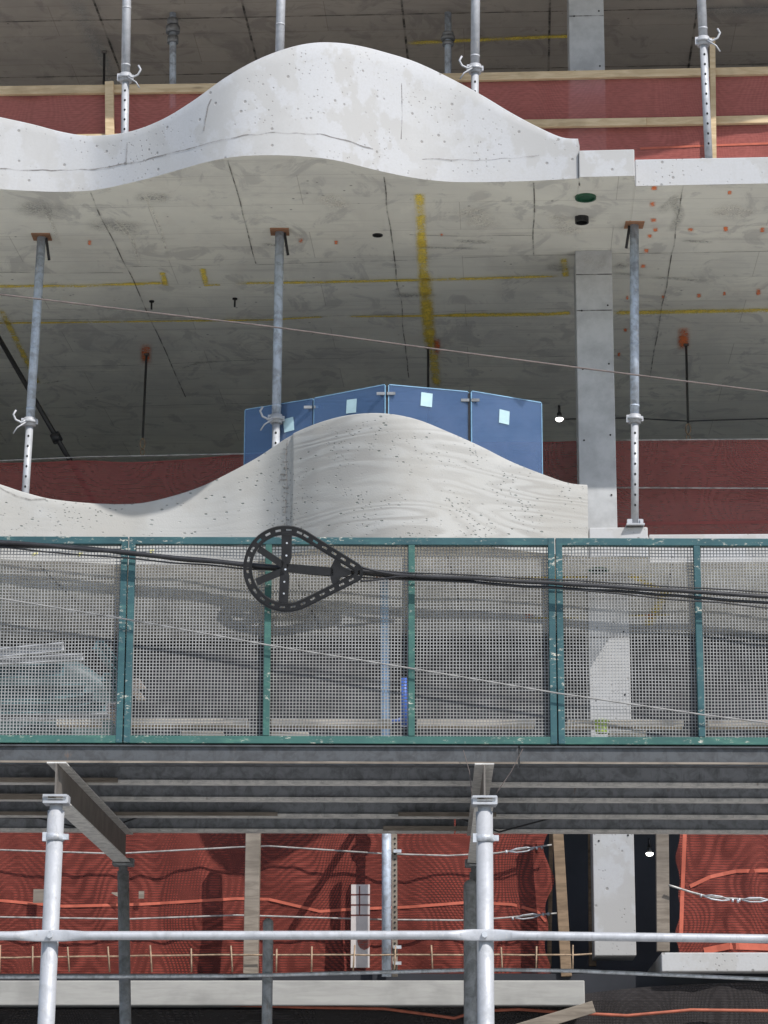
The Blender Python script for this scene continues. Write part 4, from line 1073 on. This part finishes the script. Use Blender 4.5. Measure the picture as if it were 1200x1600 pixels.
# ------------------------------------------------------------------ mesh fence panels on the shed
def fence_panel(x0, x1, mids, label, yt=(838, 843), yb=(1160, 1164)):
    """framed wire mesh panel; x given at top edge of the photo, posts lean with the perspective"""
    Y = YS + .03
    zt, zb = onY(600, 841, Y).z, onY(600, 1163, Y).z
    xw = lambda px: onY(px, 1000, Y).x
    X0, X1 = xw(x0), xw(x1)
    t = thing('mesh_panel', Vector(((X0 + X1) / 2, Y, zb)), label, 'fence panel', 'green framed mesh panels along the shed edge')
    fw = .044
    b = MB(); b.box(((X0 + X1) / 2, Y, zt - fw / 2), ((X1 - X0) / 2, 0, 0), (0, .022, 0), (0, 0, fw / 2)); b.build('top_rail', ['green'], t, bevel=.003)
    b = MB(); b.box(((X0 + X1) / 2, Y, zb + fw / 2), ((X1 - X0) / 2, 0, 0), (0, .022, 0), (0, 0, fw / 2)); b.build('bottom_rail', ['green_light'], t, bevel=.003)
    for px in [x0] + mids + [x1]:
        X = xw(px); X = X + fw * .43 if px == x0 else X - fw * .43 if px == x1 else X
        b = MB(); b.box((X, Y - .003, (zt + zb) / 2), (fw * .43, 0, 0), (0, .022, 0), (0, 0, (zt - zb) / 2 - (fw + .001 if px in mids else .002)))
        b.build('post', ['green_light' if px in mids and px < 700 else 'green'], t, bevel=.003)
    # woven wire
    b = MB(); p = .0190; w = .0024; yw = Y + .026
    rr_ = random.Random(int(x0) + 900)
    def sway(x, z, s): return .0035 * mnoise.noise(Vector((x * 2.3, z * 2.7, s)))
    def wire(pts, ax):
        n = len(pts); vs = []
        for q in pts:
            e = Vector((0, 0, w)) if ax == 'x' else Vector((-w, 0, 0)); d = Vector((0, w * .6, 0))
            vs += [q - d - e, q - d + e, q + d + e, q + d - e]
        b.add(vs, [(i * 4 + k, i * 4 + (k + 1) % 4, i * 4 + 4 + (k + 1) % 4, i * 4 + 4 + k) for i in range(n - 1) for k in range(4)], 0)
    x = X0 + .02; i = 0
    while x < X1 - .02:
        wire([Vector((x + sway(x, zz, 1), yw + .02 * mnoise.noise(Vector((x * 2, zz * 2, 9))), zz)) for zz in [lerp(zb + .01, zt - .01, k / 8) for k in range(9)]], 'z')
        x += p; i += 1
    z = zb + .02
    while z < zt - .02:
        wire([Vector((xx, yw + .004 + .02 * mnoise.noise(Vector((xx * 2, z * 2, 9))), z + sway(xx, z, 2))) for xx in [lerp(X0 + .01, X1 - .01, k / 24) for k in range(25)]], 'x')
        z += p
    b.build('wire_mesh', ['wiremesh'], t)
fence_panel(-470, 196, [-245, -20], 'left mesh fence panel with teal frame, stored frames behind it')
fence_panel(198, 868, [418, 643], 'middle mesh fence panel with teal frame, black cable bracket in front of it')
fence_panel(870, 1540, [1092, 1320], 'right mesh fence panel with teal frame, white column and lime tub behind it')

# ------------------------------------------------------------------ things on the shed deck
ZD = ZDECK + .044
def deck_board(x0, x1, y, Y, hpx, label, dy=0, mat='plank', th=.14):
    a, c = onY(x0, y, Y), onY(x1, y + dy, Y); h = hpx / 262.
    a.z = max(a.z, ZD + h / 2); c.z = max(c.z, ZD + h / 2)
    b = MB(); b.beam(a, c, th, h, side=(0, 1, 0))
    return tag(b.build('plank', [mat], bevel=.003), label, 'plank', 'planks lying on the shed deck')
deck_board(207, 388, 1131, 14.62, 10, 'long silvery plank behind the left half of the middle mesh')
deck_board(424, 612, 1131, 14.62, 10, 'silvery plank behind the centre of the middle mesh')
deck_board(651, 835, 1131, 14.62, 10, 'silvery plank behind the right part of the middle mesh')
deck_board(884, 1066, 1133, 14.62, 10, 'silvery plank at the foot of the white column, tub on its end')
deck_board(1104, 1400, 1133, 14.62, 10, 'silvery plank behind the right end of the mesh fence')
deck_board(90, 158, 1131, 14.62, 9, 'short pale plank below the stored teal frames')
deck_board(285, 350, 1149, 14.5, 7, 'short low plank end in front of the long plank at left')
deck_board(424, 482, 1150, 14.5, 6, 'short low plank end beside the second green post')
deck_board(950, 1008, 1148, 14.5, 7, 'short low plank right of the lime tub')
b = MB(); c = onY(940, 1146, 14.5); 
prof = [(.032, 0), (.036, .01), (.040, .07), (.043, .07), (.043, .08), (.038, .08)]
n = 16; vs = [Vector((c.x + r * math.cos(6.2832 * k / n), c.y + r * math.sin(6.2832 * k / n), c.z + h)) for r, h in prof for k in range(n)]
b.add(vs, [(i * n + k, i * n + (k + 1) % n, (i + 1) * n + (k + 1) % n, (i + 1) * n + k) for i in range(len(prof) - 1) for k in range(n)], 0, True); b.add(vs[-n:], [tuple(range(n))], 0)
tag(b.build('plastic_tub', ['lime']), 'lime green plastic tub at the foot of the white column', 'tub')
b = MB(); b.tube([onY(631, 1060, 15.2), onY(632, 1090, 15.2), onY(632, 1135, 15.2)], .022, 12); b.tube([onY(632, 1123, 15.2), onY(610, 1128, 15.2)], .012, 8)
tag(b.build('plastic_pipe', ['blue_plastic']), 'bright blue plastic pipe standing behind the middle mesh post', 'pipe')
# stored teal frames at left
def stored_channel(x0, y0, x1, y1, Y, h, label, mat='teal_steel', w=.05):
    a, c = onY(x0, y0, Y), onY(x1, y1, Y + .2)
    b = MB(); d = (c - a).normalized(); up = Vector((0, 0, 1)); sd = d.cross(up).normalized(); up = sd.cross(d)
    m = (a + c) / 2; L = (c - a) / 2
    b.box(m, L, sd * .003, up * h / 2); b.box(m + up * h / 2 + sd * w / 2 * .9, L, sd * w / 2, up * .003); b.box(m - up * h / 2 + sd * w / 2 * .9, L, sd * w / 2, up * .003)
    return tag(b.build('steel_channel', [mat]), label, 'steel channel', 'steel channels stored on the shed deck')
stored_channel(-200, 1040, 100, 1012, 15.2, .05, 'pale steel channel, topmost of the pile behind the left mesh', 'galv_white')
stored_channel(-200, 1046, 130, 1028, 15.1, .035, 'pale steel channel second from the top of the left pile', 'galv_white')
stored_channel(-200, 1062, 100, 1048, 15.3, .07, 'teal steel channel in the middle of the left pile')
stored_channel(-200, 1090, 135, 1082, 15.4, .09, 'wide teal steel channel low in the left pile')
stored_channel(105, 1098, 145, 1088, 15.0, .06, 'short teal steel channel end near the double green post')
stored_channel(-200, 1112, 165, 1106, 15.2, .06, 'teal steel channel near the bottom of the left pile')
stored_channel(-100, 1124, 175, 1120, 14.9, .03, 'thin pale steel channel at the bottom of the left pile', 'galv_white')
stored_channel(148, 1008, 188, 1058, 14.9, .06, 'tilted teal steel channel leaning left of the double green post')
stored_channel(160, 1058, 185, 1098, 14.95, .05, 'short tilted teal steel channel below the leaning one')
stored_channel(205, 1070, 216, 1085, 14.9, .07, 'white channel end poking out right of the double green post', 'white_sheet')
stored_channel(168, 1105, 182, 1128, 14.8, .05, 'white channel end at the foot of the double green post', 'white_sheet')

# wrapped stack under the channels
b = MB(); n = 26; rows = []
for i in range(n + 1):
    x = lerp(-260, 172, i / n); lean = 26 * max(0, (x - 120) / 50)
    yt = 1030 + lean * 1.4 + 7 * mnoise.noise(Vector((x * .03, 0, 2)))
    row = []
    for k in range(9):
        y = lerp(1140, yt, k / 8); bulge = .035 * mnoise.noise(Vector((x * .025, y * .04, 6))) + .02 * mnoise.noise(Vector((x * .09, y * .02, 4)))
        P = onY(x, y, 15.75 + bulge + .05 * (k == 8)); P.z = max(P.z, ZD) if k else ZD; row.append(P)
    top = row[-1]; row.append(top + Vector((0, .7, .02))); row.append(Vector((top.x, top.y + .72, ZD)))
    rows.append(row)
m = len(rows[0]); vs = [p for r_ in rows for p in r_]
b.add(vs, [(i * m + k, (i + 1) * m + k, (i + 1) * m + k + 1, i * m + k + 1) for i in range(n) for k in range(m - 1)], 0, True)
b.add(rows[-1], [tuple(range(m))], 0)
tag(b.build('wrapped_stack', ['tarp']), 'dark grey green wrapped stack behind the left mesh under the steel channels', 'stack')

# ------------------------------------------------------------------ overhead cables and slack bracket
YC = YS - .085
cable([(-300, 427), (0, 460), (200, 484), (420, 510), (640, 540), (900, 574), (1200, 612), (1500, 655)], .0048, 'dull_wire', 'thin brownish wire crossing high in front of the middle storey', 'wire', py_(13.2), 'overhead_wire')
cable([(-300, 905), (0, 935), (200, 968), (430, 1010), (640, 1044), (870, 1083), (1100, 1117), (1300, 1142)], .0050, 'pale_wire', 'thin wire sagging low across the mesh fence', 'wire', py_(YS - .035), 'overhead_wire')
cable([(-300, 820), (0, 848), (120, 856), (250, 869), (385, 882), (450, 889), (560, 892), (640, 899), (860, 911), (1060, 923), (1300, 938)], .0125, 'black', 'thickest black cable of the bundle through the bracket', 'cable', py_(YC), 'overhead_cable', wob=2)
cable([(-300, 826), (0, 852), (120, 857), (250, 872), (385, 885), (450, 892), (560, 897), (600, 901), (860, 917), (1060, 931), (1300, 950)], .009, 'black_plastic', 'black cable lashed under the thickest cable', 'cable', py_(YC + .022), 'overhead_cable', wob=3)
cable([(-300, 816), (0, 845), (120, 852), (250, 866), (385, 879), (430, 884), (560, 889), (640, 895), (860, 905), (1060, 917), (1300, 930)], .0045, 'black', 'black strand on top of the black cable bundle', 'cable', py_(YC + .045), 'overhead_cable', wob=2)
cable([(-300, 840), (0, 855), (198, 871), (300, 881), (385, 888), (470, 896), (565, 902), (650, 906), (870, 919), (1088, 939), (1300, 956)], .005, 'black', 'thin black cable hanging just below the bundle', 'cable', py_(YC + .01), 'overhead_cable', wob=3)
cable([(563, 886), (590, 893), (620, 898), (650, 899)], .007, 'black', 'short black loop leaving the bracket tip from above', 'cable', py_(YC - .03), 'overhead_cable')
cable([(563, 908), (590, 906), (620, 901), (650, 900)], .006, 'black', 'short black loop leaving the bracket tip from below', 'cable', py_(YC - .03), 'overhead_cable')

YK = YC - .045
tilt = R(25)                   # the bracket hangs tilted on its strand
pc = onY(445, 888, YK)
def K(px, py, dy=0.0):
    p = onY(px, py, YK) - pc
    # rotate about the strand axis (x)
    y, z = dy, p.z * 1.02
    return pc + Vector((p.x, y * math.cos(tilt) - z * math.sin(tilt), y * math.sin(tilt) + z * math.cos(tilt)))
br = thing('cable_bracket', pc, 'black teardrop cable storage bracket hung on the overhead cables', 'cable bracket')
outline = []
cx, cy, rad = 447, 889, 59
ax, ay, ar = 552, 894, 9
# tangent angles, upper and lower
for k in range(0, 61):
    a = R(62) + (R(298) - R(62)) * k / 60
    outline.append((cx + rad * math.cos(a) * 1.02, cy - rad * math.sin(a)))
tip = []
for k in range(0, 11):
    a = R(-62) + R(124) * k / 10
    tip.append((ax + ar * math.cos(a), ay - ar * math.sin(a)))
def dens(p, q, n): return [(lerp(p[0], q[0], k / n), lerp(p[1], q[1], k / n)) for k in range(1, n)]
path = outline + dens(outline[-1], tip[0], 26) + tip + dens(tip[-1], outline[0], 26)
# resample evenly
L = [0]
cl = path + [path[0]]
for p, q in zip(cl[:-1], cl[1:]): L.append(L[-1] + math.hypot(q[0] - p[0], q[1] - p[1]))
NS = 160; res = []
for i in range(NS):
    s = L[-1] * i / NS
    for j in range(len(L) - 1):
        if L[j] <= s <= L[j + 1]: break
    f = (s - L[j]) / (L[j + 1] - L[j]); res.append((lerp(cl[j][0], cl[j + 1][0], f), lerp(cl[j][1], cl[j + 1][1], f)))
offs = [-6, -1.7, 1.7, 6]
b = MB(); rows = []
for i in range(NS):
    p, q = res[i - 1], res[(i + 1) % NS]; d = (q[0] - p[0], q[1] - p[1]); l = math.hypot(*d); nn = (-d[1] / l, d[0] / l)
    rows.append([(res[i][0] + nn[0] * o_, res[i][1] + nn[1] * o_) for o_ in offs])
for i in range(NS):
    r0_, r1_ = rows[i], rows[(i + 1) % NS]
    for k in range(3):
        if k == 1 and i % 6 in (1, 2, 3): continue
        q4_ = [r0_[k], r1_[k], r1_[k + 1], r0_[k + 1]]
        vs = [K(x, y, -.004) for x, y in q4_] + [K(x, y, .004) for x, y in q4_]
        b.add(vs, [(0, 1, 2, 3), (7, 6, 5, 4), (0, 4, 5, 1), (2, 6, 7, 3), (1, 5, 6, 2), (3, 7, 4, 0)], 0)
    # outer and inner rim walls
    for o_, e_ in ((0, .002), (3, .002)):
        a0, a1 = rows[i][o_], rows[(i + 1) % NS][o_]
        for t_ in (-1.2, 1.2):
            pass
        vs = [K(a0[0], a0[1], -.014), K(a1[0], a1[1], -.014), K(a1[0], a1[1], .010), K(a0[0], a0[1], .010)]
        c0 = K(cx, cy)
        th = [v + (v - c0).normalized() * (.003 if o_ == 3 else -.003) for v in vs]
        b.add(vs + th, [(0, 1, 2, 3), (7, 6, 5, 4), (0, 4, 5, 1), (2, 6, 7, 3)], 0)
b.build('slotted_rim', ['black_plastic'], br)
def plate(poly, d0=-.008, d1=.006):
    n = len(poly); vs = [K(x, y, d0) for x, y in poly] + [K(x, y, d1) for x, y in poly]
    q = MB(); q.add(vs, [tuple(range(n)), tuple(reversed(range(n, 2 * n)))] + [(k, n + k, n + (k + 1) % n, (k + 1) % n) for k in range(n)], 0); return q
q = plate([(441, 831), (457, 831), (456, 872), (453, 880), (449, 888), (452, 900), (449, 946), (434, 946), (437, 900), (440, 882), (440, 868)])
for (x, y) in ((448, 868), (444, 908), (443, 926), (449, 849), (446, 889)):
    ctr = K(x, y, -.010); q.add([ctr + Vector((.006 * math.cos(a), 0, .006 * math.sin(a))) for a in [k * .7854 for k in range(8)]], [tuple(range(8))], 1)
q.build('spoke', ['black_plastic', 'galv'], br)
plate([(448, 881), (520, 887), (521, 899), (450, 894)]).build('spoke', ['black_plastic'], br)
plate([(441, 888), (402, 862), (408, 854), (444, 878)]).build('spoke', ['black_plastic'], br)
plate([(441, 887), (444, 897), (402, 914), (398, 904)]).build('spoke', ['black_plastic'], br)
plate([(524, 872), (532, 878), (533, 884), (548, 892), (549, 897), (532, 902), (530, 908), (520, 914), (516, 903), (517, 886)]).build('tip_plate', ['black_plastic'], br)

# ------------------------------------------------------------------ lowest storey: timbers, tubes, rebar, sheet
def upright(x0, y0, x1, y1, wpx, v, mat, label, name='timber_post', cat='timber', depth=.09, group=None, round_=False):
    a, c = onV(x0, y0, v), onV(x1, y1, v); b = MB()
    if round_: b.cyl(c, a, wpx / 206. / 2, 14)
    else: b.beam(c, a, wpx / 206., depth, side=UD)
    return tag(b.build(name, [mat], bevel=0 if round_ else .004), label, cat, group)
upright(397, 1235, 392, 1522, 23, 1.30, 'wood_grey', 'broad weathered timber post in front of the large red net', group='timber uprights of the lowest storey')
upright(868, 1240, 885, 1526, 17, 1.45, 'wood_brown', 'leaning brown timber just right of the red net end', group='timber uprights of the lowest storey')
upright(862, 1250, 858, 1512, 7, 1.9, 'wood_brown', 'thin brown timber behind the leaning one', group='timber uprights of the lowest storey')
upright(924, 1250, 926, 1510, 12, 2.05, 'wood_brown', 'dark timber against the left side of the lowest column', group='timber uprights of the lowest storey')
upright(1034, 1240, 1036, 1487, 20, 1.30, 'wood_grey', 'weathered timber post right of the lowest column', group='timber uprights of the lowest storey')
upright(604, 1230, 604, 1526, 15, 1.25, 'galv_dull', 'blue grey tube standing before the large red net', 'steel_tube', 'tube', round_=True)
# perforated steel post
t = thing('perforated_post', onV(617, 1526, 1.32), 'slim holed steel post right of the blue grey tube', 'steel post')
b = MB(); b.beam(onV(617, 1526, 1.32), onV(616, 1250, 1.32), .042, .03, side=UD)
for k in range(26):
    p = onV(617, 1310 + k * 8.2, 1.30); b.add([p + (UD * math.cos(a) + Vector((0, 0, math.sin(a)))) * .008 for a in [j * .7854 for j in range(8)]], [tuple(range(8))], 1)
b.build('channel', ['wood_grey', 'blackhole'], t)
b = MB()
for y in (1330, 1480, 1505): b.box(onV(621, y, 1.28), UD * .03, VD * .015, Vector((0, 0, .012)))
b.build('bracket', ['galv'], t)
def capped_pipe(x, y0, y1, wpx, Y, label):
    a, c = onY(x, y0, Y), onY(x - 1, y1, Y); r = wpx / 222. / 2
    c.z = .14; b = MB(); b.tube([c, a, a + Vector((0, 0, r * .5)), a + Vector((0, 0, r * .85))], [r, r, r * .85, r * .4], 14)
    tag(b.build('shaded_pipe', ['steel_dark']), label, 'pipe', 'round topped dark pipes behind the shed')  # dark steel carries the shed's shade on these pipes
capped_pipe(419, 1442, 1600, 16, 17.3, 'dark round topped pipe crossing the pale kerb beam')
capped_pipe(735, 1384, 1600, 21, 17.25, 'dark round topped pipe just left of the centre right scaffold post')
b = MB(); b.beam(onV(618, 1168, 1.3), onV(532, 1298, 1.3), .10, .05, side=VD)  # added caster for the diagonal shadow on the red net
tag(b.build('shadow_board', ['wood_brown'], bevel=.003), 'brown board added behind the joists to cast a diagonal shadow', 'board')
# sheet with a printed plan, behind the net line
t = thing('notice_sheet', onV(562, 1512, 1.55), 'white sheet with pale grid pattern at the foot of the red net', 'sheet')
b = MB(); a, c = onV(548, 1512, 1.50), onV(578, 1382, 1.50)
u0, u1 = uvz(a)[0], uvz(c)[0]
b.box(B((u0 + u1) / 2, 1.50, (a.z + c.z) / 2), UD * (u1 - u0) / 2, VD * .002, Vector((0, 0, (c.z - a.z) / 2)), 0)
for k in range(3):
    zz = onV(562, 1398 + k * 16, 1.50).z; b.box(B((u0 + u1) / 2, 1.496, zz), UD * (u1 - u0) / 2, VD * .001, Vector((0, 0, .005)), 1)
uu = lerp(u0, u1, .45); zz = (onV(562, 1384, 1.5).z + onV(562, 1430, 1.5).z) / 2
b.box(B(uu, 1.4955, zz), UD * .004, VD * .001, Vector((0, 0, .11)), 1)
p = B(lerp(u0, u1, .72), 1.4955, onV(562, 1470, 1.5).z); b.add([p + UD * .055 * math.cos(k * .52) + Vector((0, 0, .07 * math.sin(k * .52))) for k in range(12)], [tuple(range(12))], 1)
b.build('paper', ['white_sheet', 'net'], t)
# light reflections on the net, drawn as small pale flat pieces
for i, (x, y, w, h, lb) in enumerate(((60, 1400, 17, 22, 'pale painted scrap behind the left scaffold post'), (182, 1399, 16, 10, 'triangular pale scrap left of the rear post'), (221, 1398, 9, 12, 'small pale scrap right of the rear post'))):
    p = onV(x, y, VB - .06); b = MB(); sx, sz = w / 2 / 205., h / 2 / 205.
    b.add([p - UD * sx - Vector((0, 0, sz * (1 if i != 1 else -.6))), p + UD * sx - Vector((0, 0, sz)), p + UD * sx + Vector((0, 0, sz)), p - UD * sx + Vector((0, 0, sz))], [(0, 1, 2, 3)])
    tag(b.build('glint_piece', ['wood_grey']), lb, 'glint', 'painted glints set on the red net')
# rebar grid
t = thing('rebar_fence', onV(400, 1520, 1.2), 'thin rusty rebar grid standing along the foot of the large red net', 'rebar grid')
b = MB(); b.tube([onV(x, y + 1.2 * mnoise.noise(Vector((x * .02, 0, 0))), 1.2) for x, y in [(-300 + k * 40, lerp(1500, 1492, min(1, max(0, k / 16)))) for k in range(31)] + [(925, 1491)]], .0065, 6); b.build('bar', ['rebar'], t)
for x in (-60, 0, 51, 107, 170, 236, 299, 362, 432, 487, 553, 617, 675, 740, 784, 838, 895):
    l = random.uniform(-3, 3); b = MB(); b.tube([onV(x + l * .5, 1479 + random.uniform(-3, 4), 1.19), onV(x - l * .5, 1519, 1.19)], .0062, 6); b.build('upright', ['rebar'], t)
# leaning plank at the bottom
b = MB(); b.beam(onV(800, 1612, 1.0), onV(928, 1573, 1.0), .03, .09, side=VD)
tag(b.build('loose_board', ['wood_grey'], bevel=.003), 'loose grey board sloping up at the bottom right of the kerb', 'board')
# hanging thin wires on the shed
for x0, y0, x1, y1, lb in ((724, 1172, 737, 1240, 'dangling thin wire left of the right beam end'), (817, 1170, 775, 1240, 'dangling thin wire right of the right beam end')):
    cable([(x0, y0), ((x0 + x1) / 2 + 3, (y0 + y1) / 2), (x1, y1)], 0.002, 'dull_wire', lb, 'wire', py_(YS - .03), 'tie_wire')
cable([(-100, 1275), (60, 1278), (150, 1300), (230, 1272), (420, 1268), (700, 1272), (780, 1300), (900, 1268), (1040, 1270), (1300, 1280)], .006, 'black', 'black cable looping under the rear of the shed deck', 'cable', py_(YR - .3), 'power_cable')
